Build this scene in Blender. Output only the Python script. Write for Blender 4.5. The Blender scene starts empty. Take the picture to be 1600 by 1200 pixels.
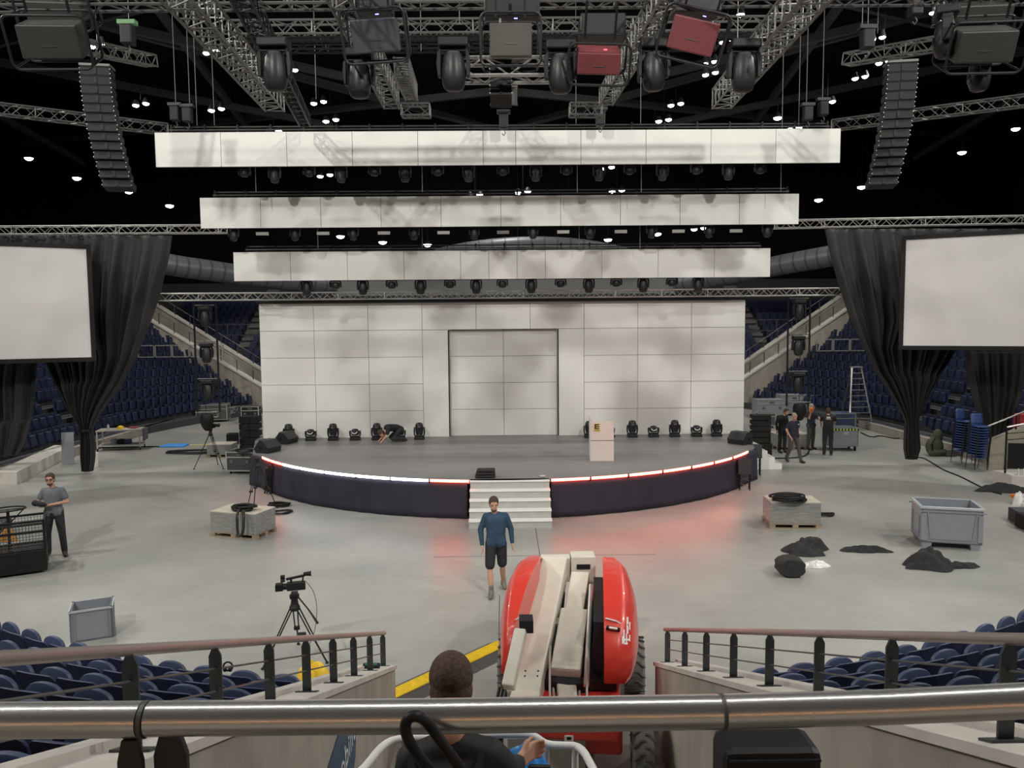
import bpy, math, random
from mathutils import Vector, Matrix, Euler
random.seed(7)
PI = math.pi
scene = bpy.context.scene
COL = scene.collection
R = math.radians
# ------------------------------------------------------------------ camera
FPX = 1202.0
CAMZ = 5.2
cam_d = bpy.data.cameras.new('camera'); cam = bpy.data.objects.new('camera', cam_d); COL.objects.link(cam)
CM = Matrix.Rotation(R(-0.62), 4, 'Z') @ Matrix.Rotation(R(90-4.4), 4, 'X') @ Matrix.Rotation(R(-0.5), 4, 'Z')
cam.matrix_world = Matrix.Translation((0, 0, CAMZ)) @ CM
cam_d.sensor_width = 36; cam_d.lens = FPX/1600*36; cam_d.clip_start = 0.05; cam_d.clip_end = 300
scene.camera = cam
M3 = CM.to_3x3(); M3i = M3.inverted()
def ray(x, y): return M3 @ Vector(((x-800)/FPX, -(y-600)/FPX, -1.0))
def F(x, y, z=0.0):
    d = ray(x, y); t = (z-CAMZ)/d.z; return Vector((0, 0, CAMZ)) + d*t
def P(x, y, Y):
    d = ray(x, y); return Vector((0, 0, CAMZ)) + d*(Y/d.y)
def S(p):
    v = M3i @ (Vector(p)-Vector((0, 0, CAMZ)))
    if v.z > -0.05: return (-9999, -9999)
    return (800-FPX*v.x/v.z, 600+FPX*v.y/v.z)
# ------------------------------------------------------------------ materials
MATS = {}
def pm(name, col, rough=0.6, metal=0.0, var=0.06, scale=6.0, bump=0.0, emit=None, estr=0.0, spec=0.5, coat=0.0, rnd=0.0, stretch=None, col2=None):
    if name in MATS: return MATS[name]
    m = bpy.data.materials.new(name); m.use_nodes = True; nt = m.node_tree; b = nt.nodes['Principled BSDF']
    b.inputs['Roughness'].default_value = rough; b.inputs['Metallic'].default_value = metal
    b.inputs['Specular IOR Level'].default_value = spec; b.inputs['Coat Weight'].default_value = coat
    tc = nt.nodes.new('ShaderNodeTexCoord'); mp = nt.nodes.new('ShaderNodeMapping')
    if stretch: mp.inputs['Scale'].default_value = stretch
    nt.links.new(tc.outputs['Object'], mp.inputs['Vector'])
    nz = nt.nodes.new('ShaderNodeTexNoise'); nz.inputs['Scale'].default_value = scale; nz.inputs['Detail'].default_value = 5
    nt.links.new(mp.outputs['Vector'], nz.inputs['Vector'])
    cr = nt.nodes.new('ShaderNodeValToRGB')
    c2 = col2 if col2 else tuple(min(1, c*(1+var)) for c in col)
    c1 = tuple(c*(1-var) for c in col)
    cr.color_ramp.elements[0].position = 0.3; cr.color_ramp.elements[1].position = 0.7
    cr.color_ramp.elements[0].color = (*c1, 1); cr.color_ramp.elements[1].color = (*c2, 1)
    nt.links.new(nz.outputs['Fac'], cr.inputs['Fac'])
    out = cr.outputs['Color']
    if rnd:
        oi = nt.nodes.new('ShaderNodeObjectInfo'); mr = nt.nodes.new('ShaderNodeMapRange')
        mr.inputs['To Min'].default_value = 1-rnd; mr.inputs['To Max'].default_value = 1+rnd
        nt.links.new(oi.outputs['Random'], mr.inputs['Value'])
        vm = nt.nodes.new('ShaderNodeVectorMath'); vm.operation = 'SCALE'
        nt.links.new(out, vm.inputs[0]); nt.links.new(mr.outputs['Result'], vm.inputs['Scale']); out = vm.outputs['Vector']
    nt.links.new(out, b.inputs['Base Color'])
    if bump:
        bp = nt.nodes.new('ShaderNodeBump'); bp.inputs['Strength'].default_value = bump; bp.inputs['Distance'].default_value = 0.02
        nt.links.new(nz.outputs['Fac'], bp.inputs['Height']); nt.links.new(bp.outputs['Normal'], b.inputs['Normal'])
    if emit:
        b.inputs['Emission Color'].default_value = (*emit, 1); b.inputs['Emission Strength'].default_value = estr
    MATS[name] = m; return m
BLK = pm('black_metal', (.012, .012, .013), .5, .0, spec=.2)
BLKP = pm('black_plastic', (.016, .016, .018), .5, spec=.25)
DGR = pm('dark_grey_plastic', (.020, .021, .023), .38, spec=.3)
ALU = pm('aluminium', (.55, .55, .53), .38, .75)
RIG = pm('dim_rig_aluminium', (.17, .17, .165), .45, .5)  # darker copy of aluminium: the rig's dimness put into the colour
ALUD = pm('dull_aluminium', (.13, .13, .128), .5, .5)
STEEL = pm('brushed_stainless', (.70, .695, .69), .27, .82, var=.01, scale=30, stretch=(.2, 8, 8))
PANEL = pm('led_panel_face', (.75, .75, .715), .45, var=.02, scale=1.2, rnd=.02)
SCRN = pm('projection_fabric', (.62, .60, .60), .8, var=.015, scale=.6)
DRAPE = pm('black_drape', (.024, .024, .024), .75, var=.2, scale=3)
SKIRT = pm('skirt_drape', (.020, .018, .032), .8, var=.15, scale=2)
CONC = pm('concrete_wall', (.33, .30, .26), .8, var=.18, scale=2.5, bump=.2, stretch=(1, 1, .4))
CONL = pm('concrete_cap', (.55, .52, .48), .7, var=.1, scale=4)
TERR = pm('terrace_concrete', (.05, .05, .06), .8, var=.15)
SEATB = pm('seat_blue_lit', (.050, .066, .128), .48, var=.1, rnd=.15)  # pan blue lightened: the light on its upturned face put into colour
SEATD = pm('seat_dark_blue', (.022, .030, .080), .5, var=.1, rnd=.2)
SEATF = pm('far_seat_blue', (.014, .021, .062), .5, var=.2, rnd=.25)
POST = pm('charcoal_post', (.035, .042, .045), .5)
RED = pm('lift_red', (.62, .045, .03), .33, var=.04, coat=.3)
CREAM = pm('lift_cream', (.56, .53, .46), .45, var=.05)
WHT = pm('white_paint', (.75, .75, .73), .4, var=.03)
RUB = pm('tyre_rubber', (.16, .155, .15), .8, var=.15)
YEL = pm('yellow_plastic', (.75, .52, .02), .5, var=.1)
PLAS = pm('grey_plastic', (.24, .26, .29), .5, var=.05)
WOOD = pm('pallet_wood', (.28, .22, .15), .8, var=.2, stretch=(.5, 4, 4))
WRAP = pm('film_wrapped_board', (.22, .22, .21), .25, var=.25, scale=5, stretch=(.6, 1, 5), coat=.4)
CLOTH = pm('black_cloth', (.018, .018, .02), .9, var=.25, scale=8, bump=.5)
SKIN = pm('skin', (.50, .27, .19), .55, var=.06)
ORNG = pm('orange', (.75, .20, .03), .5)
BLUE = pm('blue_mat', (.05, .28, .75), .6)
DECK = pm('stage_deck', (.175, .17, .175), .45, var=.12, scale=2, stretch=(.15, 3, 1))
ROOF = pm('roof_black', (.013, .013, .017), .9, spec=.1)
BEAM = pm('roof_beam_grey', (.10, .10, .105), .7)
DUCT = pm('duct_metal', (.13, .14, .15), .45, .4, var=.1)
LAMP = pm('lamp_glow', (1, 1, 1), .5, emit=(1, .97, .92), estr=22)
REDL = pm('red_strip_glow', (1, .2, .1), .5, emit=(1, .05, .035), estr=24)
REDC = pm('orange_core_glow', (1, .5, .3), .5, emit=(1, .085, .055), estr=24)
WHTL = pm('white_strip_glow', (1, 1, 1), .5, emit=(.86, .88, 1.0), estr=9)
BLUL = pm('blue_led', (.1, .1, 1), .5, emit=(.15, .15, 1), estr=9)
REDD = pm('red_led', (1, .1, .1), .5, emit=(1, .08, .08), estr=4)
# ------------------------------------------------------------------ mesh builder
class MB:
    def __init__(s): s.v = []; s.f = []; s.m = Matrix.Identity(4)
    def _add(s, vs, fs):
        n = len(s.v); s.v += [tuple(s.m @ Vector(v)) for v in vs]; s.f += [tuple(i+n for i in f) for f in fs]; return s
    def box(s, c, d, rot=None):
        hx, hy, hz = d[0]/2, d[1]/2, d[2]/2
        vs = [Vector((x, y, z)) for x in (-hx, hx) for y in (-hy, hy) for z in (-hz, hz)]
        if rot: r = Euler(rot).to_matrix(); vs = [r @ v for v in vs]
        c = Vector(c); vs = [v+c for v in vs]
        return s._add(vs, [(0, 1, 3, 2), (4, 6, 7, 5), (0, 4, 5, 1), (2, 3, 7, 6), (0, 2, 6, 4), (1, 5, 7, 3)])
    def hexa(s, p):   # 8 points: bottom quad (ccw), top quad
        return s._add(p, [(3, 2, 1, 0), (4, 5, 6, 7), (0, 1, 5, 4), (1, 2, 6, 5), (2, 3, 7, 6), (3, 0, 4, 7)])
    def prism(s, pts, z0, z1):
        n = len(pts)
        vs = [(x, y, z0) for x, y in pts]+[(x, y, z1) for x, y in pts]
        return s._add(vs, [tuple(range(n-1, -1, -1)), tuple(range(n, 2*n))]+[(i, (i+1) % n, n+(i+1) % n, n+i) for i in range(n)])
    def beam(s, a, b, w, h=None, up=(0, 0, 1)):
        a = Vector(a); b = Vector(b); h = h or w; d = (b-a).normalized(); u = Vector(up)
        if abs(d.dot(u)) > .98: u = Vector((0, 1, 0))
        x = d.cross(u).normalized(); z = x.cross(d).normalized()
        q = [a-x*w/2-z*h/2, a+x*w/2-z*h/2, b+x*w/2-z*h/2, b-x*w/2-z*h/2]
        return s.hexa(q+[p+z*h for p in q])
    def tube(s, a, b, r, n=8, r2=None, cap=True):
        return s.path([a, b], r if r2 is None else [r, r2], n, cap)
    def path(s, pts, r, n=8, cap=True, closed=False):
        pts = [Vector(p) for p in pts]; N = len(pts); vs = []; pu = None
        for i, p in enumerate(pts):
            if closed: d = (pts[(i+1) % N]-pts[i-1])
            else: d = pts[min(i+1, N-1)]-pts[max(i-1, 0)]
            if d.length < 1e-9: d = Vector((0, 0, 1))
            d.normalize()
            if pu is None:
                u = Vector((0, 0, 1)) if abs(d.z) < .9 else Vector((1, 0, 0))
            else: u = pu
            x = d.cross(u).normalized(); z = x.cross(d).normalized(); pu = z
            rr = r[i] if isinstance(r, (list, tuple)) else r
            for k in range(n):
                a = 2*PI*k/n; vs.append(p+x*rr*math.cos(a)+z*rr*math.sin(a))
        fs = []
        for i in range(N if closed else N-1):
            j = (i+1) % N
            for k in range(n): k2 = (k+1) % n; fs.append((i*n+k, i*n+k2, j*n+k2, j*n+k))
        if cap and not closed: fs += [tuple(range(n-1, -1, -1)), tuple(range((N-1)*n, N*n))]
        return s._add(vs, fs)
    def lathe(s, prof, n=16, c=(0, 0, 0), axis='Z', sx=1, sy=1):
        vs = []; c = Vector(c)
        for r, z in prof:
            for k in range(n):
                a = 2*PI*k/n; p = Vector((r*math.cos(a)*sx, r*math.sin(a)*sy, z))
                if axis == 'X': p = Vector((p.z, p.x, p.y))
                if axis == 'Y': p = Vector((p.x, p.z, p.y))
                vs.append(p+c)
        fs = []
        for i in range(len(prof)-1):
            for k in range(n): k2 = (k+1) % n; fs.append((i*n+k, i*n+k2, (i+1)*n+k2, (i+1)*n+k))
        fs += [tuple(range(n-1, -1, -1)), tuple(range((len(prof)-1)*n, len(prof)*n))]
        return s._add(vs, fs)
    def ell(s, c, r, n=12, rot=None):
        c = Vector(c); m = Euler(rot).to_matrix() if rot else Matrix.Identity(3); h = n//2+1; vs = []
        for i in range(1, h):
            t = PI*i/h
            for k in range(n):
                a = 2*PI*k/n; vs.append(c+m @ Vector((r[0]*math.sin(t)*math.cos(a), r[1]*math.sin(t)*math.sin(a), r[2]*math.cos(t))))
        vs += [c+m @ Vector((0, 0, r[2])), c-m @ Vector((0, 0, r[2]))]; T = len(vs)-2; fs = []
        for i in range(h-2):
            for k in range(n): k2 = (k+1) % n; fs.append((i*n+k2, i*n+k, (i+1)*n+k, (i+1)*n+k2))
        for k in range(n):
            k2 = (k+1) % n; fs.append((T, k, k2)); fs.append((T+1, (h-2)*n+k2, (h-2)*n+k))
        return s._add(vs, fs)
    def cap(s, a, b, ra, rb=None, n=10):
        a = Vector(a); b = Vector(b); rb = ra if rb is None else rb; d = b-a; L = d.length
        if L < 1e-6: return s.ell(a, (ra, ra, ra), n)
        d.normalize(); pts = []; rs = []
        for t in (90, 60, 30): pts.append(a-d*ra*math.sin(R(t))); rs.append(max(1e-4, ra*math.cos(R(t))))
        pts += [a, b]; rs += [ra, rb]
        for t in (30, 60, 90): pts.append(b+d*rb*math.sin(R(t))); rs.append(max(1e-4, rb*math.cos(R(t))))
        return s.path(pts, rs, n)
    def grid(s, fn, nu, nv):
        vs = [fn(i/nu, j/nv) for j in range(nv+1) for i in range(nu+1)]
        return s._add(vs, [(j*(nu+1)+i, j*(nu+1)+i+1, (j+1)*(nu+1)+i+1, (j+1)*(nu+1)+i) for j in range(nv) for i in range(nu)])
    def loft(s, secs, cap=True):
        n = len(secs[0]); vs = [p for q in secs for p in q]; fs = []
        for i in range(len(secs)-1):
            for k in range(n): k2 = (k+1) % n; fs.append((i*n+k, i*n+k2, (i+1)*n+k2, (i+1)*n+k))
        if cap: fs += [tuple(range(n-1, -1, -1)), tuple(range((len(secs)-1)*n, len(secs)*n))]
        return s._add(vs, fs)
    def build(s, name, mat, parent=None, smooth=False, bevel=0, solid=0, loc=None, remesh=0, fix=True):
        me = bpy.data.meshes.new(name); me.from_pydata(s.v, [], s.f); me.update()
        if fix:
            import bmesh
            bm = bmesh.new(); bm.from_mesh(me); bmesh.ops.recalc_face_normals(bm, faces=bm.faces); bm.to_mesh(me); bm.free()
        me.materials.append(mat)
        if smooth:
            for p in me.polygons: p.use_smooth = True
        o = bpy.data.objects.new(name, me); COL.objects.link(o)
        if parent: o.parent = parent
        if loc is not None: o.location = loc
        if remesh:
            r = o.modifiers.new('r', 'REMESH'); r.mode = 'VOXEL'; r.voxel_size = remesh; r.use_smooth_shade = True
            q = o.modifiers.new('q', 'SMOOTH'); q.iterations = 4; q.factor = .5
        if bevel:
            b = o.modifiers.new('b', 'BEVEL'); b.width = bevel; b.segments = 2; b.limit_method = 'ANGLE'
            if smooth: b.harden_normals = False
        if solid:
            b = o.modifiers.new('s', 'SOLIDIFY'); b.thickness = solid; b.offset = 0
        if smooth and not remesh:
            try:
                me.set_sharp_from_angle(angle=R(40))
            except Exception: pass
        return o
def thing(name, label, cat, loc=(0, 0, 0), rz=0, group=None, rot=None, scale=None):
    o = bpy.data.objects.new(name, None); COL.objects.link(o); o.location = loc
    o.rotation_euler = rot if rot else (0, 0, rz); o.empty_display_size = .2
    if scale: o.scale = (scale,)*3 if not isinstance(scale, tuple) else scale
    return tag(o, label, cat, group)
def tag(o, label, cat, group=None):
    o['label'] = label; o['category'] = cat
    if group: o['group'] = group
    return o
def struct(o): o['kind'] = 'structure'; return o
def kids(o): return [c for c in ALLK.get(o.name, [])]
def dup(root, loc, rot, label, group=None, scale=None):
    def cp(o, par):
        c = o.copy(); COL.objects.link(c); c.parent = par
        for ch in o.children: cp(ch, c)
        return c
    r = cp(root, None); r.location = loc; r.rotation_euler = rot if isinstance(rot, (tuple, Euler)) else (0, 0, rot)
    r['label'] = label
    if group: r['group'] = group
    if scale: r.scale = (scale,)*3
    return r
ORD = ['first', 'second', 'third', 'fourth', 'fifth', 'sixth', 'seventh', 'eighth', 'ninth', 'tenth', 'eleventh', 'twelfth', 'thirteenth', 'fourteenth', 'fifteenth', 'sixteenth', 'seventeenth', 'eighteenth', 'nineteenth', 'twentieth'] + ['twenty-'+w for w in ['first', 'second', 'third', 'fourth', 'fifth', 'sixth', 'seventh', 'eighth', 'ninth']] + ['thirtieth'] + ['thirty-'+w for w in ['first', 'second', 'third', 'fourth', 'fifth', 'sixth', 'seventh', 'eighth', 'ninth']] + ['fortieth']+['forty-'+w for w in ['first', 'second', 'third', 'fourth', 'fifth', 'sixth', 'seventh', 'eighth', 'ninth']]
def text(body, size, mat, parent, name='lettering', loc=(0, 0, 0), rot=(0, 0, 0), ext=.002):
    c = bpy.data.curves.new(name, 'FONT'); c.body = body; c.size = size; c.extrude = ext; c.align_x = 'CENTER'; c.align_y = 'CENTER'
    t = bpy.data.objects.new(name, c); COL.objects.link(t)
    dg = bpy.context.evaluated_depsgraph_get(); me = bpy.data.meshes.new_from_object(t.evaluated_get(dg))
    bpy.data.objects.remove(t); o = bpy.data.objects.new(name, me); COL.objects.link(o); me.materials.clear(); me.materials.append(mat)
    o.parent = parent; o.location = loc; o.rotation_euler = rot; return o
# ------------------------------------------------------------------ setting
fm = pm('floor_concrete', (.36, .355, .33), .36, var=.0, scale=.45, spec=.5)
nt = fm.node_tree
cr = [n for n in nt.nodes if n.type == 'VALTORGB'][0]; cr.color_ramp.elements[0].color = (.27, .275, .262, 1); cr.color_ramp.elements[1].color = (.36, .357, .33, 1)
n2 = nt.nodes.new('ShaderNodeTexNoise'); n2.inputs['Scale'].default_value = 3; n2.inputs['Detail'].default_value = 8; n2.inputs['Roughness'].default_value = .7
mp2 = nt.nodes.new('ShaderNodeMapping'); mp2.inputs['Scale'].default_value = (.5, 1.5, 1)
tc = [n for n in nt.nodes if n.type == 'TEX_COORD'][0]; nt.links.new(tc.outputs['Object'], mp2.inputs['Vector']); nt.links.new(mp2.outputs['Vector'], n2.inputs['Vector'])
mx = nt.nodes.new('ShaderNodeMix'); mx.data_type = 'RGBA'; mx.blend_type = 'MULTIPLY'; mx.inputs['Factor'].default_value = .35
c3 = nt.nodes.new('ShaderNodeValToRGB'); c3.color_ramp.elements[0].position = .35; c3.color_ramp.elements[0].color = (.72, .72, .72, 1); c3.color_ramp.elements[1].position = .62
nt.links.new(n2.outputs['Fac'], c3.inputs['Fac']); nt.links.new(cr.outputs['Color'], mx.inputs['A']); nt.links.new(c3.outputs['Color'], mx.inputs['B'])
nt.links.new(mx.outputs['Result'], nt.nodes['Principled BSDF'].inputs['Base Color'])
struct(MB().box((0, 30, -.1), (100, 90, .2)).build('floor', fm))
struct(MB().box((0, 30, 21.6), (100, 90, .3)).build('ceiling', ROOF))
struct(MB().box((0, 74, 10.7), (100, .4, 21.6)).build('wall_back', ROOF))
struct(MB().box((-49, 30, 10.7), (.4, 88, 21.6)).build('wall_left', ROOF))
struct(MB().box((49, 30, 10.7), (.4, 88, 21.6)).build('wall_right', ROOF))
# floor joints
sj = pm('floor_joint', (.12, .12, .11), .8)
struct(MB().box((.78, 14.6, .001), (.02, 9.6, .006)).build('trim_1', sj))
struct(MB().box((.9, 17.0, .001), (5, .02, .005)).build('trim_2', sj))
struct(MB().box((-.12, 11.5, .001), (.02, 6, .005)).build('trim_3', sj))
# roof beams (a faint diagonal lattice)
for i, (a, b) in enumerate([((-40, 24), (-8, 46)), ((-40, 36), (-12, 56)), ((-22, 18), (-4, 30)), ((-30, 30), (2, 60)), ((40, 24), (8, 46)), ((40, 36), (12, 56)), ((22, 18), (4, 30)), ((30, 30), (-2, 60)), ((-42, 50), (-4, 30)), ((-40, 66), (0, 48)), ((42, 50), (4, 30)), ((40, 66), (0, 48)), ((-30, 20), (-36, 68)), ((30, 20), (36, 68)), ((-14, 20), (-20, 70)), ((14, 20), (20, 70))]):
    z0 = 20.6; m = MB(); m.beam((a[0], a[1], z0), (b[0], b[1], z0-1.2), .28, .42)
    struct(m.build('roof_beam', BEAM))
# ------------------------------------------------------------------ front blocks: terraces and seats
AC = Vector((0.22, 22.0, 0)); R0 = 13.6; DR = .8; RISE = .31; Z0 = .33; NR = 11
def arc_pts(r, a0, a1, n): return [(AC.x+r*math.sin(a0+(a1-a0)*i/n), AC.y-r*math.cos(a0+(a1-a0)*i/n)) for i in range(n+1)]
for side, nm in ((-1, 'left'), (1, 'right')):
    m = MB()
    for k in range(NR):
        r1 = R0-.42+DR*k; r2 = r1+DR+.02
        a0 = math.asin(1.95/r1); a1 = R(80)
        p = arc_pts(r1, side*a0, side*a1, 30)+arc_pts(r2, side*math.asin(1.95/r2), side*a1, 30)[::-1]
        m.prism(p, 0 if k < 1 else Z0+RISE*(k-1)-.1, Z0+RISE*k)
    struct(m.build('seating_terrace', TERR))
def make_seat(near=True):
    t = thing('arena_seat', 'blue seat', 'seat')
    m = MB()
    ol = [(-.245, .38), (.245, .38), (.25, .79), (.238, .83), (.21, .848), (0, .853), (-.21, .848), (-.238, .83), (-.25, .79)]
    m.loft([[(x, -.02-.13*(z-.38)/.46+.02*(1-(x/.25)**2)*-1-d, z) for x, z in ol] for d in (0, .026)])
    m.build('backrest', SEATD, t, bevel=.005)
    m = MB(); pts = []
    for i in range(13):
        a = PI*i/12; pts.append((-.215*math.cos(a)*(1 if True else 1), 0.62+.185*math.sin(a)**.62))
    pts = [(-.19, .36)]+pts+[(.19, .36)]
    secs = []
    for d, s in ((.05, .90), (.058, .98), (.08, 1.0), (.10, .97), (.11, .88)):
        secs.append([(x*s, d, .58+(z-.58)*s) for x, z in pts])
    m.loft(secs); m.build('seat_pan', SEATB, t, smooth=True)
    m = MB().box((0, 0, .2), (.06, .10, .40)).box((-.21, .03, .42), (.03, .14, .05)).box((.21, .03, .42), (.03, .14, .05)); m.build('bracket', BLKP, t)
    m = MB()
    for s in (-1, 1): m.lathe([(.001, .012), (.012, .01), (.012, 0)], 8, (s*.224, .05, .50), 'X')
    m.build('bolt', ALU, t)
    return t
seat0 = make_seat(); used0 = False; nseat = 0
for side, nm in ((-1, 'left'), (1, 'right')):
    for k in range(NR):
        r = R0+DR*k; n = 0
        a = math.asin(2.33/r)
        while a < R(75):
            p = Vector((AC.x+side*r*math.sin(a), AC.y-r*math.cos(a), Z0+RISE*k))
            q = S(p+Vector((0, 0, .7)))
            if -30 < q[0] < 1630 and 900 < q[1] < 1225 and p.y > .9:
                lab = 'blue tip-up seat in %s front block, %s row from the floor, %s from the aisle' % (nm, ORD[k], ORD[n])
                if not used0: o = seat0; used0 = True; o.location = p; o.rotation_euler = (0, 0, side*a)
                else: o = dup(seat0, p, side*a, lab)
                o['label'] = lab; o['group'] = 'tip-up seats of the %s front block' % nm; nseat += 1
            a += .52/r; n += 1
print('near seats', nseat)
# aisle walls with posts, rails and wires
SL = (4.04-1.43)/(9.2-2.67)
def topz(Y): return 1.02+(9.2-Y)*SL
for side, xi, xo, nm in ((-1, -1.38, -1.78, 'left'), (1, 1.85, 2.25, 'right')):
    Ya, Yb = 9.25, .35
    m = MB(); x0, x1 = sorted((xi, xo))
    zt = lambda Y: topz(Y)-.05
    m.hexa([(x0, Yb, 0), (x1, Yb, 0), (x1, Ya, 0), (x0, Ya, 0), (x0, Yb, zt(Yb)), (x1, Yb, zt(Yb)), (x1, Ya, zt(Ya)), (x0, Ya, zt(Ya))])
    struct(m.build('aisle_wall_'+nm, CONC))
    m = MB()
    m.hexa([(x0-.02, Yb, zt(Yb)), (x1+.02, Yb, zt(Yb)), (x1+.02, Ya+.02, zt(Ya)), (x0-.02, Ya+.02, zt(Ya)), (x0-.02, Yb, topz(Yb)), (x1+.02, Yb, topz(Yb)), (x1+.02, Ya+.02, topz(Ya)), (x0-.02, Ya+.02, topz(Ya))])
    xm = xo-side*.1
    m.hexa([(xm-.05, Yb, topz(Yb)), (xm+.05, Yb, topz(Yb)), (xm+.05, Ya, topz(Ya)), (xm-.05, Ya, topz(Ya)), (xm-.05, Yb, topz(Yb)+.04), (xm+.05, Yb, topz(Yb)+.04), (xm+.05, Ya, topz(Ya)+.04), (xm-.05, Ya, topz(Ya)+.04)])
    struct(m.build('trim_'+('4' if side < 0 else '5'), CONL))
    xp = xi+side*.12
    t = thing('handrail', 'sloping round handrail on charcoal posts, %s of the aisle' % nm, 'railing', (xp, 9.1, 0), group='aisle handrails')
    L = lambda Y, dz: (0, Y-9.1, topz(Y)+dz)
    pts = [L(9.25, .42), L(.5, .42)]
    pipem = pm('rail_warm_steel', (.44, .37, .35), .38, .7, var=.05)
    MB().tube(*pts, .024, 12).build('rail', pipem, t, smooth=True)
    m1 = [MB().tube(L(9.1, h), L(.6, h), .006, 6).build('wire', ALUD, t) for h in (.17, .29)]
    for i in range(10):
        Y = 9.1-(.873 if side < 0 else .885)*i; b = topz(Y)
        m = MB(); w = .032
        m.loft([[(w*c, Y-9.1-.006, z) for c, z in ((-1, b), (1, b), (1, b+.36), (.45, b+.40), (-.45, b+.40), (-1, b+.36))], [(w*c, Y-9.1+.006, z) for c, z in ((-1, b), (1, b), (1, b+.36), (.45, b+.40), (-.45, b+.40), (-1, b+.36))]])
        m.box((-.0, Y-9.1, b+.006), (.16, .09, .014), (-math.atan(SL), 0, 0)); m.build('post', POST, t)
# blue sign on left aisle wall
t = thing('wall_sign', 'slanted blue sign with white lettering on left aisle wall', 'sign', (-1.372, 5.5, 0))
def WX(px, py, X):
    d = ray(px, py); q = Vector((0, 0, CAMZ))+d*(X/d.x); return q
qs = [WX(528, 1148, -1.376), WX(554, 1148, -1.376), WX(554, 1183, -1.376), WX(549, 1215, -1.376), WX(507, 1215, -1.376)]
o = MB().loft([[(-.002, p.y-5.5, p.z) for p in qs], [(.006, p.y-5.5, p.z) for p in qs]]).build('plate', pm('sign_blue', (.045, .085, .15), .4), t)
a = WX(547, 1157, -1.37); b = WX(534, 1200, -1.37); ang = math.atan2(a.z-b.z, a.y-b.y)
tx = text('mobility', .30, pm('sign_white', (.6, .62, .66), .5), t, loc=(.010, (a.y+b.y)/2-5.5, (a.z+b.z)/2), rot=(PI/2, 0, PI/2))
tx.rotation_euler = (Matrix.Rotation(ang, 3, 'X') @ Euler((PI/2, 0, PI/2)).to_matrix()).to_euler()
# platform the camera stands on, behind the front rail
struct(MB().box((0, -2.3, 3.3), (9, 5.0, .3)).build('upper_walkway', CONC))
# front stainless rail
t = thing('guard_rail', 'thick brushed stainless guard rail across the very front', 'railing', (0, 1.35, 0))
def pp(x, y): q = P(x, y, 1.35); return (q.x, 0, q.z)
m = MB(); q = [pp(233, 1123), pp(680, 1119), pp(1128, 1112)]; m.path(q, .0305, 28); m.build('rail_tube', STEEL, t, smooth=True)
m = MB(); q = [pp(1129, 1112), pp(1380, 1105)]; q2 = P(1700, 1090, 1.30); m.path(q+[(q2.x, q2.y-1.35, q2.z)], .0305, 28); m.build('rail_tube', STEEL, t, smooth=True)
m = MB(); q = [pp(-80, 1126), pp(221, 1124)]; m.path(q, .0315, 28); m.build('rail_tube', STEEL, t, smooth=True)
c = pp(1128, 1112); m = MB(); m.lathe([(.0312, -.004), (.0325, -.003), (.0325, .003), (.0312, .004)], 28, c, 'X'); m.build('weld_ring', ALUD, t, smooth=True)
for dx, w, dy in ((208, .022, -.012), (262, .03, .012)):
    c = Vector(pp(dx, 1150)); m = MB()
    m.loft([[(c.x+x, dy+d, c.z+z) for x, z in ((-w, -1.1), (w, -1.1), (w, -.04), (w*.6, .0), (-w*.6, .0), (-w, -.04))] for d in (-.006, .006)])
    m.build('post_plate', POST, t)
c = pp(227, 1124); m = MB(); m.lathe([(.0325, -.004), (.0325, .004)], 28, c, 'X'); m.build('end_disc', ALUD, t)
# concourse behind the viewer: pale wall plus a warm lamp added for the streak on the rail
struct(MB().box((0, -6.2, 5.4), (30, .3, 4.2)).build('wall_front', pm('concourse_wall', (.13, .12, .11), .8)))
t = thing('rail_streak_lamp', 'added warm strip lamp on the concourse wall, for the streak on the rail', 'lamp', (0, -6.0, 5.0)); MB().box((0, 0, 0), (12, .08, .16)).build('housing', BLKP, t); MB().box((0, .06, 0), (11.8, .05, .07)).build('diffuser', pm('warm_streak_glow', (1, .6, .3), .5, emit=(1, .50, .22), estr=12), t)
for i in range(8):  # unseen banks added overhead for the bright streak along the rail
    t = thing('added_flood_bank', 'added unseen floodlight bank high above the front stands, %s from the left' % ORD[i], 'lamp', (-15.4+4.4*i, 4.5, 19.6), group='added floodlight banks above the front stands'); MB().box((0, 0, .12), (3.9, .7, .2)).build('housing', BLKP, t); MB().tube((-1.5, 0, .2), (-1.5, 0, 1.85), .03, 6).build('hanger', BLK, t); MB().tube((1.5, 0, .2), (1.5, 0, 1.85), .03, 6).build('hanger', BLK, t); MB().box((0, 0, 0), (3.7, .5, .05)).build('diffuser', pm('added_flood_glow', (1, 1, 1), .5, emit=(1, .97, .92), estr=26), t)
# black box under the rail
t = thing('junction_box', 'black rounded box fixed under the front guard rail', 'box', tuple(P(1196, 1200, 1.42)))
MB().box((0, 0, -.03), (.186, .10, .18)).build('housing', BLKP, t, bevel=.018)
MB().box((0, -.052, .045), (.17, .006, .004)).build('seam', DGR, t)
MB().path([(-.0, -.055, .0), (.005, -.06, .012), (.02, -.055, .016)], .002, 6).build('latch', DGR, t)
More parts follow.
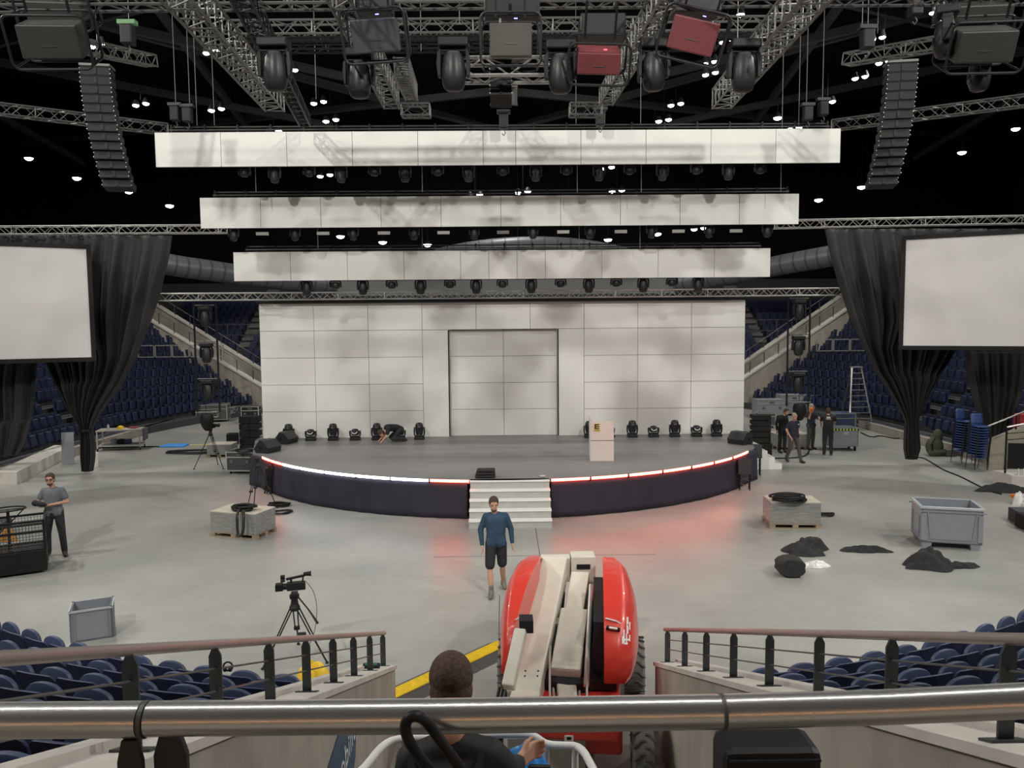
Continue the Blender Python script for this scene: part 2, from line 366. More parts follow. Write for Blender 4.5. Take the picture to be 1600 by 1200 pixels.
# black hose loop hanging over the rail
t = thing('hose_loop', 'black rubber hose loop in front of the guard rail', 'hose', tuple(P(650, 1120, 1.24)))
pts = []
for x, y in [(700, 1240), (668, 1200), (642, 1165), (632, 1140), (636, 1122), (652, 1117), (668, 1128), (690, 1160), (712, 1190), (745, 1240)]:
    q = P(x, y, 1.24+(.05 if x > 655 else 0))-Vector(P(650, 1120, 1.24)); pts.append(q)
def smoothp(pts, it=2):
    for _ in range(it):
        n = [pts[0]]
        for a, b in zip(pts, pts[1:]): a = Vector(a); b = Vector(b); n += [a*.75+b*.25, a*.25+b*.75]
        n.append(pts[-1]); pts = n
    return pts
MB().path(smoothp(pts), .0095, 12).build('hose', BLKP, t, smooth=True)
# ------------------------------------------------------------------ far stands
HID = [(405, 476, 1162, 690), (0, 380, 142, 558), (1411, 362, 1600, 541)]
def hidden(q): return any(a < q[0] < c and b < q[1] < d for a, b, c, d in HID) or not (-10 < q[0] < 1610 and 468 < q[1] < 760)
TR, RS = .82, .44
far = []   # (pos, rot, desc)
for side, nm in ((-1, 'left'), (1, 'right')):
    m = MB()
    for k in range(20):
        x0 = side*(17.75+TR*k); x1 = side*(17.75+TR*(k+1)+.02); z = .36+RS*k
        bend = lambda Y, x: x-side*max(0, Y-36)**1.6*.075
        Ye = 46.5+k*.28
        ys = [14, 36, 38, 40, 42, 44, Ye]
        pts = [(bend(y, x0), y) for y in ys]+[(bend(y, x1), y) for y in ys[::-1]]
        m.prism(pts, max(0, z-RS-.2) if k else 0, z)
        y = 20.0; n = 0
        while y < Ye-.4:
            if abs((y-20) % 19-13.5) > .6:
                if side > 0 and 25.9 < y < 28.2: y += .53; n += 1; continue
                X = bend(y, side*(17.75+TR*(k+.55))); p = Vector((X, y, z)); q = S(p+Vector((0, 0, .6)))
                th = math.atan(max(0, y-36)**.6*1.6*.075)
                if not hidden(q): far.append((p, side*(PI/2)+(side*th), nm, k, n))
            y += .53; n += 1
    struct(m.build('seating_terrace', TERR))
    m = MB().box((side*17.66, 30, .18), (.2, 33, .36)); struct(m.build('trim_%d' % (6 if side < 0 else 7), CONC))
m = MB()
rear = []
for k in range(18):
    Y0 = 52+.8*k; z = .9+.47*k
    m.box((0, Y0+.42, z/2), (64, .86, z))
    for i in range(118):
        x = -31+.53*i
        if abs(abs(x+ (k-8)*.0)-19.0) < .6: continue
        p = Vector((x, Y0+.4, z)); q = S(p+Vector((0, 0, .6)))
        if not hidden(q) and (290 < q[0] < 406 or 1160 < q[0] < 1320): rear.append((p, PI, 'rear', k, i))
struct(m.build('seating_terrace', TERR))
# light stairs running up the rear stand
for sx in (-1, 1):
    m = MB()
    for k in range(6, 17):
        for j in range(2): m.box((sx*19.0-0*(k-8), 52+.8*k+.2*j*2+.1, .9+.47*k+.12*(j+1)), (.9, .38, .2))
    struct(m.build('stand_stairs', pm('stair_grey', (.16, .16, .16), .8)))
    m = MB(); p = (sx*13, 57.6, 5.0)
    m.tube((sx*13, 57.6, 5.4), (sx*24, 57.6, 5.4), .03, 6)
    m.tube((sx*13, 57.6, 4.6), (sx*24, 57.6, 4.6), .03, 6)
    for i in range(8): m.tube((sx*(13+i*1.5), 57.6, 4.3), (sx*(13+i*1.5), 57.6, 5.4), .03, 6)
    tag(m.build('stand_railing', ALUD), 'thin grey railing across the rear stand, %s of the white wall' % ('left' if sx < 0 else 'right'), 'railing')
# far seat mesh: folded shell
def farmb(m, p, rz):
    M0 = m.m; m.m = Matrix.Translation(p) @ Matrix.Rotation(rz, 4, 'Z')
    m.hexa([(-.24, -.04, .30), (.24, -.04, .30), (.24, 0, .30), (-.24, 0, .30), (-.23, -.14, .86), (.23, -.14, .86), (.23, -.09, .86), (-.23, -.09, .86)])
    m.hexa([(-.19, .04, .36), (.19, .04, .36), (.19, .14, .38), (-.19, .14, .38), (-.15, .02, .76), (.15, .02, .76), (.15, .10, .74), (-.15, .10, .74)])
    m.m = M0
# rotation: seat front (+Y local) must face arena centre
allf = [(p, (-PI/2 if n == 'left' else PI/2)+(0.0), n, k, i) for (p, r, n, k, i) in far]+rear
def vis_key(t):
    q = S(t[0]); return -(t[0].y)+(0)
cand = sorted(allf, key=lambda t: t[0].y)
nind = max(0, 298-nseat)
ind = cand[:nind]; rest = cand[nind:]
f0 = None
for p, r, n, k, i in ind:
    lab = 'dark blue folded seat in %s side stand, %s row up, %s along' % (n, ORD[k], ORD[min(i, 48)])
    if f0 is None:
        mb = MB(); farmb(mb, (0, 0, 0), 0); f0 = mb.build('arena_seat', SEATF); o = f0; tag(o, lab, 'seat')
    else: o = f0.copy(); COL.objects.link(o)
    o.location = p; o.rotation_euler = (0, 0, r); o['label'] = lab; o['group'] = 'folded seats of the %s side stand' % n
m = MB()
for p, r, n, k, i in rest: farmb(m, p, r)
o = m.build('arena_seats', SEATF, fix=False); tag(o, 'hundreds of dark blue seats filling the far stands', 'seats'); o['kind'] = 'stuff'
print('far', len(ind), len(rest))
# corner ramps: sloping concrete parapets with rails
def parapet(px0, px1, Y0, Y1, th, label, rail=None, low=None):
    a = P(*px0, Y0); b = P(*px1, Y1); m = MB(); d = Vector((0, th, 0))
    m.hexa([(a.x, a.y, 0), (b.x, b.y, 0), (b.x, b.y+th, 0), (a.x, a.y+th, 0), a, b, b+d, a+d])
    struct(m.build('ramp_parapet', CONC))
    m = MB(); m.beam(a+Vector((0, th/2, .05)), b+Vector((0, th/2, .05)), th+.12, .1); struct(m.build('parapet_cap', CONL))
    if rail:
        t = thing('ramp_railing', label, 'railing', tuple(a)); m = MB(); u = Vector((0, th/2, rail))
        m.tube(u, b-a+u, .022, 6); m.build('rail', ALUD, t)
        n = 9
        for i in range(n+1): q = (b-a)*(i/n); MB().tube(q+Vector((0, th/2, 0)), q+u, .03, 6).build('post', POST, t)
for s, nm in ((-1, 'left'), (1, 'right')):
    if s < 0:
        parapet((420, 611), (200, 481), 46.3, 49.2, .3, 'railing on the near parapet of the left corner ramp', .75)
        parapet((420, 586), (200, 450), 49.6, 52, .3, 'railing on the far parapet of the left corner ramp', .7)
    else:
        parapet((1150, 600), (1345, 470), 46.3, 49.2, .3, 'railing on the near parapet of the right corner ramp', .75)
        parapet((1150, 577), (1345, 442), 49.6, 52, .3, 'railing on the far parapet of the right corner ramp', .7)
# white framed glass balustrade at the top of lower tier
for x0, n, nm in ((P(216, 556, 44).x, 5, 'left'), (P(1276, 541, 44).x, 4, 'right')):
    t = thing('glass_balustrade', 'low white framed balustrade in the %s stand' % nm, 'railing', (x0, 44, 3.0))
    for i in range(n):
        m = MB(); z0 = .55; 
        for a, b in (((0, 0), (.9, 0)), ((0, 0), (0, .65)), ((.9, 0), (.9, .65)), ((0, .65), (.9, .65))):
            m.beam((i*.98+a[0], 0, z0+a[1]), (i*.98+b[0], 0, z0+b[1]), .05)
        m.build('frame', ALU, t)
# ventilation ducts
def duct(pts, r, label):
    t = thing('air_duct', label, 'duct', tuple(pts[0])); b = Vector(pts[0]); pts = [Vector(p)-b for p in pts]; pts = smoothp(pts, 2)
    MB().path(pts, r, 20).build('pipe', DUCT, t, smooth=True)
    for i in range(1, len(pts)-1, 1):
        d = (pts[i+1]-pts[i-1]).normalized()*.06
        MB().path([pts[i]-d, pts[i]+d], r*1.02, 20).build('band', pm('duct_band', (.05, .055, .06), .5), t, smooth=True)
duct([P(190, 396, 44), P(262, 414, 45), P(330, 423, 47), P(420, 436, 50), P(520, 446, 54)], .62, 'large grey round ventilation duct behind the left black curtain')
duct([P(1370, 384, 44), P(1310, 398, 45), P(1240, 410, 47), P(1150, 428, 50), P(1060, 446, 54)], .62, 'large grey round ventilation duct behind the right black curtain')
pts = [P(640, 420, 56), P(700, 398, 56), P(780, 386, 56), P(860, 384, 56), P(940, 392, 56), P(1010, 412, 56)]
duct(pts, .7, 'grey arched ventilation duct behind the middle white banners')
c = P(800, 449, 57); m = MB()
m.box((0, 0, 0), (26, .6, 1.1)); 
o = m.build('gallery_fascia', pm('fascia_grey', (.16, .165, .165), .7), loc=tuple(c)); struct(o)
# ------------------------------------------------------------------ stage
SC = Vector((0.03, 29.72)); SR = 9.32; DZ = 1.04
A1 = math.asin(7.86/SR)
def sarc(r, a): return (SC.x+r*math.sin(a), SC.y-r*math.cos(a))
arc = [sarc(SR, -A1+2*A1*i/60) for i in range(61)]
deck = arc+[(8.3, 25.2), (9.2, 28.3), (9.2, 29.05), (-9.2, 29.05), (-9.2, 28.3), (-8.3, 25.2)]
t = thing('stage', 'big semicircular stage with dark grey deck in front of white wall', 'stage', (0, 0, 0))
MB().prism(deck, .94, DZ).build('deck', DECK, t)
MB().prism([(x*.985, (y-25)*.985+25.06) for x, y in deck], .02, .93).build('substructure', BLK, t)
# drape skirt with folds
m = MB(); sk = []
full = [(-8.35, 27.5), (-8.35, 25.2)]+[sarc(SR, -A1+2*A1*i/400) for i in range(401)]+[(8.35, 25.2), (8.35, 27.5)]
dist = 0; path = []
for i, (x, y) in enumerate(full):
    if -0.96 < x < 1.24 and y < 21.0: continue
    path.append((x, y))
for seg, nm in (([p for p in path if p[0] < 0], 'left'), ([p for p in path if p[0] > 0], 'right')):
    m = MB(); fine = []
    for a, b in zip(seg, seg[1:]):
        L = math.hypot(b[0]-a[0], b[1]-a[1]); n = max(1, int(L/.08))
        for i in range(n): fine.append((a[0]+(b[0]-a[0])*i/n, a[1]+(b[1]-a[1])*i/n, ))
    fine.append(seg[-1]); N = len(fine)-1
    def sf(u, v):
        i = min(N, int(round(u*N))); x, y = fine[i]
        w = (.012*math.sin(i*.35+math.sin(i*.13)*2)+.02*max(0, math.sin(i*.061+1))**8)*(1-v)
        dx, dy = x-SC.x, y-SC.y; l = math.hypot(dx, dy)
        return (x+dx/l*(.03+w+.05*(1-v)), y+dy/l*(.03+w+.05*(1-v)), .012+v*1.0)
    m.grid(sf, N, 6)
    tag(m.build('stage_skirt', SKIRT, smooth=True, solid=.006, fix=False), 'dark navy black drape around the %s half of the stage front' % nm, 'drape')
# light strips
def ang(px): 
    best = min(range(0, 2001), key=lambda i: abs(S((*sarc(SR, -A1+2*A1*i/2000), DZ))[0]-px)); return -A1+2*A1*best/2000
segs = [(412, 425, 'r'), (425, 443, 'r'), (443, 470, 'w'), (470, 509, 'w'), (509, 557, 'w'), (557, 611, 'w'), (611, 670, 'w'), (672, 733, 'r')]
segsR = [(860, 920, 'r'), (922, 979, 'r'), (981, 1032, 'r'), (1034, 1077, 'r'), (1079, 1112, 'r'), (1114, 1141, 'r'), (1143, 1166, 'r')]
for lst, sd in ((segs, 'left'), (segsR, 'right')):
    for i, (x0, x1, c) in enumerate(lst):
        a0, a1 = ang(x0), ang(x1); pts = [Vector((*sarc(SR+.05, a0+(a1-a0)*j/8), DZ-.005)) for j in range(9)]; b = pts[0].copy()
        t = thing('light_tube', '%s glowing light tube on %s stage edge, %s from the left' % ('red' if c == 'r' else 'white', sd, ORD[i]), 'light', tuple(b), group='light tubes along the stage edge')
        q = [p-b for p in pts]
        MB().path(q, .020, 8).build('tube', (REDC if c == 'r' else WHTL), t, smooth=True)
        MB().path([p+Vector((0, 0, -.035)) for p in q], .016, 8).build('lower_tube', (REDL if c == 'r' else WHTL), t, smooth=True)
        MB().box((0, 0, -.02), (.03, .05, .09)).build('clip', BLK, t)
# white steps
t = thing('stage_steps', 'wide white steps leading up to the stage centre', 'steps', (0.14, 19.35, 0))
STW = 2.14
for i in range(5):
    z = (i+1)*.208; y0 = i*.25
    MB().box((0, y0+.125+.25*0, z-.02), (STW, .27, .04)).build('tread', WHT, t, bevel=.004)
    MB().box((0, y0+.03, z-.04-.085), (STW-.02, .02, .17)).build('riser', pm('riser_white_shaded', (.42, .42, .39), .6), t)  # white darkened: shade on the risers below bright treads put into colour
for s in (-1, 1):
    m = MB(); pts = [(.03, 0), (1.24, 0), (1.24, .98)]+[q for i in range(4, -1, -1) for q in ((i*.25+.04, (i+1)*.208-.05), (i*.25+.04, i*.208+.0))][:9]
    pts = [(.04, 0), (1.2, 0), (1.2, .98)]; 
    for i in range(4, -1, -1): pts += [(i*.25+.05, (i+1)*.208-.045), (i*.25+.05, max(.001, i*.208-.045))]
    m.loft([[(s*(STW/2-.03)+d, y, z) for y, z in pts[:-1]] for d in (-.012, .012)]); m.build('stringer', WHT, t)
MB().box((.06, .5, .56), (.006, .002, .002)).build('joint', DGR, t)
# white floor steps behind right of stage
t = thing('side_steps', 'small white steps at the right rear of the stage', 'steps', (9.85, 26.9, 0))
for i in range(4): MB().box((-.13-.26*i, .6, .11*(i+1)), (.26, 1.2, .22*(i+1))).build('tread', WHT, t)
# ------------------------------------------------------------------ LED wall
def panel(m, x0, x1, z0, z1, y, parent, d=.06):
    g = .007; MB().box(((x0+x1)/2, y+d/2, (z0+z1)/2), (x1-x0-2*g, d, z1-z0-2*g)).build('led_panel', PANEL, parent)
YW = 28.6
t = thing('led_wall', 'huge white video wall of rectangular panels at the back of stage', 'video wall', (0, YW, DZ))
for c in range(9):
    panel(0, -9+2*c, -7+2*c, 4, 5, 0, t)
for c in (0, 1, 2, 6, 7, 8):
    for r in range(4): panel(0, -9+2*c, -7+2*c, r, r+1, 0, t)
for x in (-3, 2): panel(0, x, x+1, 0, 4, 0, t)
for x in (-2, 0):
    for r in range(4): panel(0, x, x+2, r, r+1, .22, t)
for x in (-2.03, 2.03): MB().box((x+(-.0), .17, 2), (.05, .34, 4)).build('recess_side', PANEL, t)
MB().box((0, .14, 4.0-.004), (3.98, .2, .02)).build('recess_top', BLK, t)
m = MB(); m.box((-5.5, .12, 2.5), (6.98, .08, 4.98)); m.box((5.5, .12, 2.5), (6.98, .08, 4.98)); m.box((0, .12, 4.5), (4.1, .08, .98)); m.box((0, .36, 2), (4.1, .08, 4)); m.build('backing', pm('panel_gap', (.10, .10, .10), .8), t)
t = thing('wall_support', 'grey steel support frame standing behind the white video wall', 'support', (0, YW, DZ)); m = MB()
for x in range(-9, 10, 2): m.box((x*.98, .8, 2.5), (.06, .06, 5)); m.beam((x*.98, .8, 4), (x*.98, 1.9, -1.02), .05); m.box((x*.98, 1.3, -1.0), (.06, 1.2, .06)); m.box((x*.98, .8, -.5), (.06, .06, 1.02))
m.build('support_frame', ALUD, t)
def banner(y, xs, z0, z1, nm):
    t = thing('led_banner', 'long white horizontal banner, %s' % nm, 'video banner', ((xs[0]+xs[-1])/2, y, z0)); b = (xs[0]+xs[-1])/2
    for a, c in zip(xs, xs[1:]): panel(0, a-b, c-b, 0, z1-z0, 0, t)
    MB().box((0, .09, (z1-z0)/2), (xs[-1]-xs[0]-.02, .05, z1-z0-.02)).build('backing', MATS['panel_gap'], t)
    # pipe frame on top
    m = MB(); W = xs[-1]-xs[0]
    for zz, yy in ((.09, .12), (.20, .22)):
        m.tube((-W/2+.4, yy, z1-z0+zz), (W/2-.3, yy, z1-z0+zz), .024, 6)
    m.build('top_pipe', ALUD, t)
    m = MB()
    n = int(W/1.0)
    for i in range(n+1): x = -W/2+.45+i*(W-.8)/n; m.box((x, .15, z1-z0+.12), (.05, .06, .26)); m.beam((x, .1, z1-z0-.3), (x, .1, z1-z0), .04)
    m.box((0, .2, z1-z0+.03), (W-.9, .1, .03)); m.build('hanging_brackets', BLK, t)
    return t
xs1 = [-10.36+1.962*i for i in range(6)]; xs1 += [xs1[-1]+.98]; xs1 += [xs1[-1]+1.962*(i+1) for i in range(5)]
banner(23.6, xs1, 10.0, 11.02, 'widest and topmost of the three over the stage')
xs2 = [-9.9+1.972*i for i in range(11)]
banner(25.7, xs2, 8.44, 9.44, 'middle one of the three over the stage')
w = 1.98; xs3 = [-9.39+w*i for i in range(5)]
for i in range(3): xs3.append(xs3[-1]+w/2)
for i in range(4): xs3.append(xs3[-1]+w)
banner(27.2, xs3, 6.80, 7.81, 'shortest and lowest of the three over the stage')
# ------------------------------------------------------------------ trusses
def truss(label, a, b, w, h, mat=RIG, r=.025, step=None, group='lighting trusses', rungs=False, up=(0, 0, 1)):
    a = Vector(a); b = Vector(b); d = (b-a); L = d.length; d.normalize(); u = Vector(up)
    x = d.cross(u).normalized(); z = x.cross(d).normalized(); t = thing('truss', label, 'truss', tuple(a), group=group)
    cs = [(-w/2, 0), (w/2, 0), (w/2, h), (-w/2, h)]
    P_ = lambda c, s: x*c[0]+z*c[1]+d*s
    for c in cs: MB().tube(P_(c, 0), P_(c, L), r, 6).build('chord', mat, t)
    m = MB(); step = step or max(w, h)*1.0; n = max(2, int(round(L/step))); s = L/n
    for fi in range(4):
        c0, c1 = cs[fi], cs[(fi+1) % 4]
        for i in range(n):
            p, q = (c0, c1) if (i+fi) % 2 else (c1, c0)
            m.tube(P_(p, i*s), P_(q, (i+1)*s), r*.5, 5, cap=False)
            if rungs or i % 6 == 0: m.tube(P_(c0, i*s), P_(c1, i*s), r*.6, 5, cap=False)
        m.tube(P_(c0, L), P_(c1, L), r*.6, 5)
    m.build('lacing', mat, t); return t
def V(px, py, Y): return tuple(P(px, py, Y))
truss('bright truss above the left screen and curtain', V(-60, 367, 27.2), V(357, 364, 27.6), .29, .27, ALU)
truss('bright truss above the right screen and curtain', V(1208, 357, 27.6), V(1680, 348, 27.2), .29, .27, ALU)
truss('long truss just above the top of the white wall', V(240, 470, 28.15), V(1318, 461, 28.15), .28, .25, ALU)
t = thing('black_pipe', 'black pipe batten under the truss above the white wall', 'pipe', (0, 28.3, 6.10)); MB().tube((-9, 0, 0), (8.9, 0, 0), .05, 8).build('pipe', BLK, t)
truss('upper cross truss behind the projectors', V(365, 57, 17.5), V(1255, 50, 17.5), .29, .29)
m = truss('black cross truss hanging under the upper cross truss', V(372, 67, 17.3), V(1225, 59, 17.3), .15, .08, BLK)
truss('long diagonal truss, outermost on the left', (-4.28, 9.9, 9.55), (-5.15, 18.0, 10.1), .42, .42, RIG, rungs=True)
truss('long diagonal truss, outermost on the right', (4.30, 9.9, 9.6), (5.05, 18.0, 10.1), .42, .42, RIG, rungs=True)
truss('dark thin truss beside the outermost left diagonal truss', (-3.6, 10.4, 9.9), (-5.6, 22.5, 10.9), .29, .29, BLK)
truss('diagonal truss left of centre behind the blue-lit projector', (-2.32, 10.0, 9.9), (-2.55, 18.4, 10.25), .34, .42, ALUD, rungs=True)
truss('diagonal truss right of centre behind the tilted red projector', (2.55, 10.0, 9.9), (2.45, 18.4, 10.3), .30, .35, RIG, rungs=True)
truss('ladder-like truss at the centre above the top banner', (0.05, 14, 9.1), (0.05, 21.5, 11.2), .45, .30, ALUD, rungs=True)
truss('short grey truss stub left of centre above the top banner', V(628, 182, 19), V(672, 182, 19), .29, .27, ALUD)
truss('short grey truss stub right of centre above the top banner', V(890, 181, 19), V(940, 181, 19), .29, .27, ALUD)
truss('short grey truss piece behind the left centre diagonal truss', (-1.75, 14, 9.6), (-1.95, 17.2, 10.1), .25, .3, ALUD, rungs=True)
truss('thick bright truss near the centre, above the centre speakers', V(718, 124, 11.9), V(872, 123, 11.9), .36, .26, ALU, r=.028, step=.33)
truss('thin black cross truss behind the near bright centre truss', V(400, 80, 19.5), V(1120, 76, 19.5), .29, .2, BLK)
truss('dark truss along the top edge of the view', V(-60, 14, 12.8), V(1660, 1, 12.8), .29, .2, ALUD)
truss('long dark side truss behind the left speaker column', V(-60, 172, 22.2), V(262, 210, 24.8), .29, .3, ALUD)
truss('long dark side truss behind the right speaker column', V(1300, 204, 24.8), V(1680, 156, 21.5), .29, .3, ALUD)
truss('silver truss arm pointing to the upper right projector', V(1322, 102, 19.5), V(1560, 62, 16), .29, .26)
truss('dark truss arm beside the upper left projector', V(120, 80, 17), V(238, 104, 20), .29, .26, ALUD)
truss('short truss piece lying on the floor behind the left tripod light', tuple(F(336, 660)+Vector((0, 0, .3))), tuple(F(372, 650)+Vector((0, 0, .3))), .3, .3, ALU)
# ------------------------------------------------------------------ moving heads
def make_head(kind):
    t = thing('moving_head', 'x', 'stage light'); big = kind == 'big'
    MB().box((0, 0, .055), (.38, .28, .11)).build('base', BLKP, t, bevel=.02)
    MB().box((-.0, -.142, .06), (.12, .004, .05)).build('display', DGR, t)
    H = .40 if big else .30
    m = MB()
    m.box((0, 0, .135), (.36, .13, .05))
    for s in (-1, 1):
        pts = [(.15, .13), (.20, .16), (.215, .30), (.20, H+.06), (.165, H+.06), (.16, .2)]
        m.loft([[(s*x, y, z) for x, z in pts] for y in (-.065, .065)])
    m.build('yoke', BLKP, t, bevel=.01)
    if big:
        prof = [(.05, -.23), (.105, -.225), (.125, -.17), (.14, -.05), (.145, .05), (.135, .14), (.115, .20), (.085, .225), (.04, .235)]
        h = MB().lathe([(r, z+H) for r, z in prof], 16, sx=1.08, sy=.95).build('head', DGR, t, smooth=True)
        MB().box((0, -.132, H+.09), (.10, .02, .06)).build('label_plate', ALUD, t)
        MB().box((0, -.137, H+.01), (.10, .02, .08)).build('vent', BLK, t)
        MB().lathe([(.10, H-.238), (.10, H-.225)], 16).build('lens', pm('lens_glass', (.10, .11, .12), .08, coat=1), t, smooth=True)
        MB().path([(-.05, -.13, H-.20), (-.045, -.16, H-.20), (.045, -.16, H-.20), (.05, -.13, H-.20)], .008, 6).build('handle', ALUD, t)
    else:
        prof = [(.06, -.12), (.13, -.11), (.15, -.03), (.15, .04), (.12, .10), (.07, .125)]
        MB().lathe([(r, z+H) for r, z in prof], 16, sx=1.0, sy=.9).build('head', DGR, t, smooth=True)
        m = MB(); m.lathe([(.115, H+.0), (.12, H+.0)], 4)
        m = MB(); pts = []
        for i in range(9): a = R(200+140*i/8); pts.append((.13*math.cos(a)*.85, -.145+.03*abs(math.cos(a)), H+.06+.10*math.sin(a)))
        m.path(pts, .016, 6); m.build('rim', WHT, t, smooth=True)
    return t
big0 = make_head('big'); sm0 = make_head('small'); ub = us = False
def head(kind, loc, rot, label, group, sc=1.0):
    global ub, us
    if kind == 'big' and not ub: o = big0; ub = True
    elif kind == 'small' and not us: o = sm0; us = True
    else: o = dup(big0 if kind == 'big' else sm0, loc, rot, label)
    o.location = loc; o.rotation_euler = rot if isinstance(rot, tuple) else (0, 0, rot); o['label'] = label; o['group'] = group; o.scale = (sc,)*3
    return o
# on the deck
dl = [(453, 'big', 0), (487, 'small', 0), (522, 'big', 0), (556, 'small', 0), (590, 'big', 0), (626, 'small', .0), (656, 'big', 0), (920, 'big', 0), (951, 'small', .3), (987, 'big', 0), (1020, 'small', 0), (1053, 'big', 0), (1087, 'small', 0), (1118, 'big', 0)]
for i, (x, k, rz) in enumerate(dl):
    q = F(x, 688-(x-453)*.0105, DZ); head(k, (q.x, q.y-.12, DZ+.002), (0, 0, rz), 'black %s moving light standing on stage by the white wall, %s from the left' % ('tall' if k == 'big' else 'squat', ORD[i]), 'moving lights on the stage deck', .98)
def bar(label, x0, x1, y, z):
    t = thing('lighting_bar', label, 'bar', (x0, y, z)); m = MB(); m.tube((0, 0, 0), (x1-x0, 0, 0), .03, 6); m.tube((0, 0, .25), (x1-x0, 0, .25), .03, 6)
    n = int((x1-x0)/.6)
    for i in range(n): s = (x1-x0)/n; m.tube((i*s, 0, .25*(i % 2)), ((i+1)*s, 0, .25*((i+1) % 2)), .012, 5)
    m.build('frame', BLK, t)
bar('black lighting bar behind the lowest white banner', -8.5, 8.5, 27.55, 6.95)
bar('black lighting bar behind the middle white banner', -9.2, 9.6, 26.1, 8.6)
bar('black lighting bar behind the topmost white banner', -9.8, 9.8, 24.0, 10.15)
for i, x in enumerate([479, 524, 567, 612, 657, 703, 744, 785, 830, 876, 920, 963, 1005, 1050, 1091]):
    q = P(x, 444, 27.6); head('big' if i % 2 == 0 else 'small', (q.x, 27.6, 6.94), (PI, 0, 0), 'black moving light hanging under the lowest white banner, %s from the left' % ORD[i], 'moving lights under the lowest banner', 1.0)
for i, x in enumerate([365, 461, 552, 647, 741, 833, 922, 1018, 1108, 1199]):
    q = P(x, 368, 26.1); head('big', (q.x, 26.1, 8.6), (PI, 0, 0), 'black moving light hanging under the middle white banner, %s from the left' % ORD[i], 'moving lights under the middle banner', .85)
for i, x in enumerate([382, 429, 483, 533, 585, 633, 684, 732, 786, 837, 885, 936, 984, 1035, 1088, 1138, 1188]):
    q = P(x, 268, 24.0); head('big' if i % 2 else 'small', (q.x, 24.0, 10.15), (PI, 0, 0), 'black moving light hanging under the topmost white banner, %s from the left' % ORD[i], 'moving lights under the topmost banner', .9)
for i, x in enumerate([410, 505, 600, 693, 786, 880, 970, 1060, 1150]):
    q = P(x, 363+(-.006)*(x-786), 26.0); o = MB().box((0, 0, 0), (.40, .1, .10)).build('white_flap', pm('flap', (.35, .35, .33), .6), loc=tuple(q)); tag(o, 'small pale box hanging behind bottom edge of middle banner, %s from the left' % ORD[i], 'box', 'pale boxes under the middle banner')
# upper rig: large heads
for i, (x, y, yy, s) in enumerate([(428, 62, 11.6, 1.15), (560, 78, 12.3, 1.15), (708, 62, 11.6, 1.15), (876, 66, 11.6, 1.15), (1022, 64, 11.9, 1.15), (1163, 64, 11.6, 1.15)]):
    q = P(x, y, yy); head('big', (q.x, yy, q.z), (PI+.05, 0, PI*0), 'large grey moving light in the upper rig, %s from the left' % ORD[i], 'large moving lights in the upper rig', s)
q = P(1478, 14, 12.0); head('big', tuple(q), (PI, 0, 1.2), 'large moving light beside the upper right projector', 'side moving lights', 1.15)
q = P(1532, 70, 12.6); head('big', tuple(q), (PI, 0, 1.4), 'large moving light below the upper right projector', 'side moving lights', 1.15)
# side ladders with heads
for sx, x0, x1, nm in ((-1, 302, 337, 'left'), (1, 1232, 1266, 'right')):
    y0 = 28.3; a = P(x0, 470, y0); b = P(x1, 470, y0)
    t = thing('light_ladder', 'black hanging pipe ladder for lights, %s of the white wall' % nm, 'ladder', (a.x, y0, 0))
    for x in (0, b.x-a.x): MB().tube((x, 0, 2.1), (x, 0, 6.1), .035, 6).build('pole', BLK, t)
    for k, py in enumerate((477, 534, 592)):
        z = P(320, py-(3 if sx > 0 else 0), y0).z
        MB().tube((0.05, 0, z), (b.x-a.x-.05, 0, z), .025, 6).build('rung', ALUD, t)
        head('big', (a.x+(b.x-a.x)/2, y0, z-.05), (PI, 0, 0), 'black moving light on the %s hanging ladder, %s from the top' % (nm, ORD[k]), 'moving lights on the hanging ladders', 1.15)
# ------------------------------------------------------------------ projectors
def projector(px, py, Y, w, h, col, led, tilt, yaw, roll, label, top=False):
    q = P(px, py, Y); t = thing('projector', label, 'projector', tuple(q), rot=(tilt, roll, yaw))
    MB().box((0, .35, 0), (w, .7, h)).build('body', col, t, bevel=.02)
    MB().box((0, -.004, -h*.12), (w*.25, .006, .012)).build('badge', ALUD, t)
    m = MB()
    fr = .13
    def rr(y): 
        X, Z, r = w/2+fr, h/2+fr, .10; pts = []
        for cx, cz, a0 in ((X-r, Z-r, 0), (-X+r, Z-r, 90), (-X+r, -Z+r, 180), (X-r, -Z+r, 270)):
            for k in range(5): a = R(a0+22.5*k); pts.append((cx+r*math.cos(a), y, cz+r*math.sin(a)))
        return pts
    MB().path(rr(-.06), .02, 8, closed=True).build('frame', DGR, t, smooth=True)
    MB().path(rr(.76), .02, 8, closed=True).build('frame', DGR, t, smooth=True)
    for sx in (-1, 1):
        for sz in (-1, 1): MB().tube((sx*(w/2+fr-.03), -.06, sz*(h/2+fr-.03)), (sx*(w/2+fr-.03), .76, sz*(h/2+fr-.03)), .016, 6).build('cage_bar', BLK, t)
    for sx in (-1, 1): MB().tube((sx*w*.35, .35, h/2+fr), (sx*w*.35, .35, h/2+fr+.5), .02, 6).build('hanger', BLK, t)
    if led: MB().box((w*.12, -.03, h/2+.05), (.05, .01, .012)).build('status_light', led, t)
    return t
PG = pm('projector_grey', (.055, .052, .065), .5, rnd=.0); PGW = pm('projector_warm_grey', (.075, .065, .06), .5); PR = pm('projector_red', (.17, .04, .045), .5)
PG2 = pm('projector_dark_grey', (.05, .05, .047), .5)
projector(585, 56, 11.6, .66, .46, PG, BLUL, .35, .04, -.08, 'projector with grey front and blue light, left of centre in rig')
projector(798, 62, 11.6, .62, .46, PGW, BLUL, .2, 0, 0, 'projector with brownish front and blue light at rig centre')
projector(936, 100, 11.4, .62, .30, PR, REDD, .5, -.05, .05, 'red projector hanging lowest right of centre')
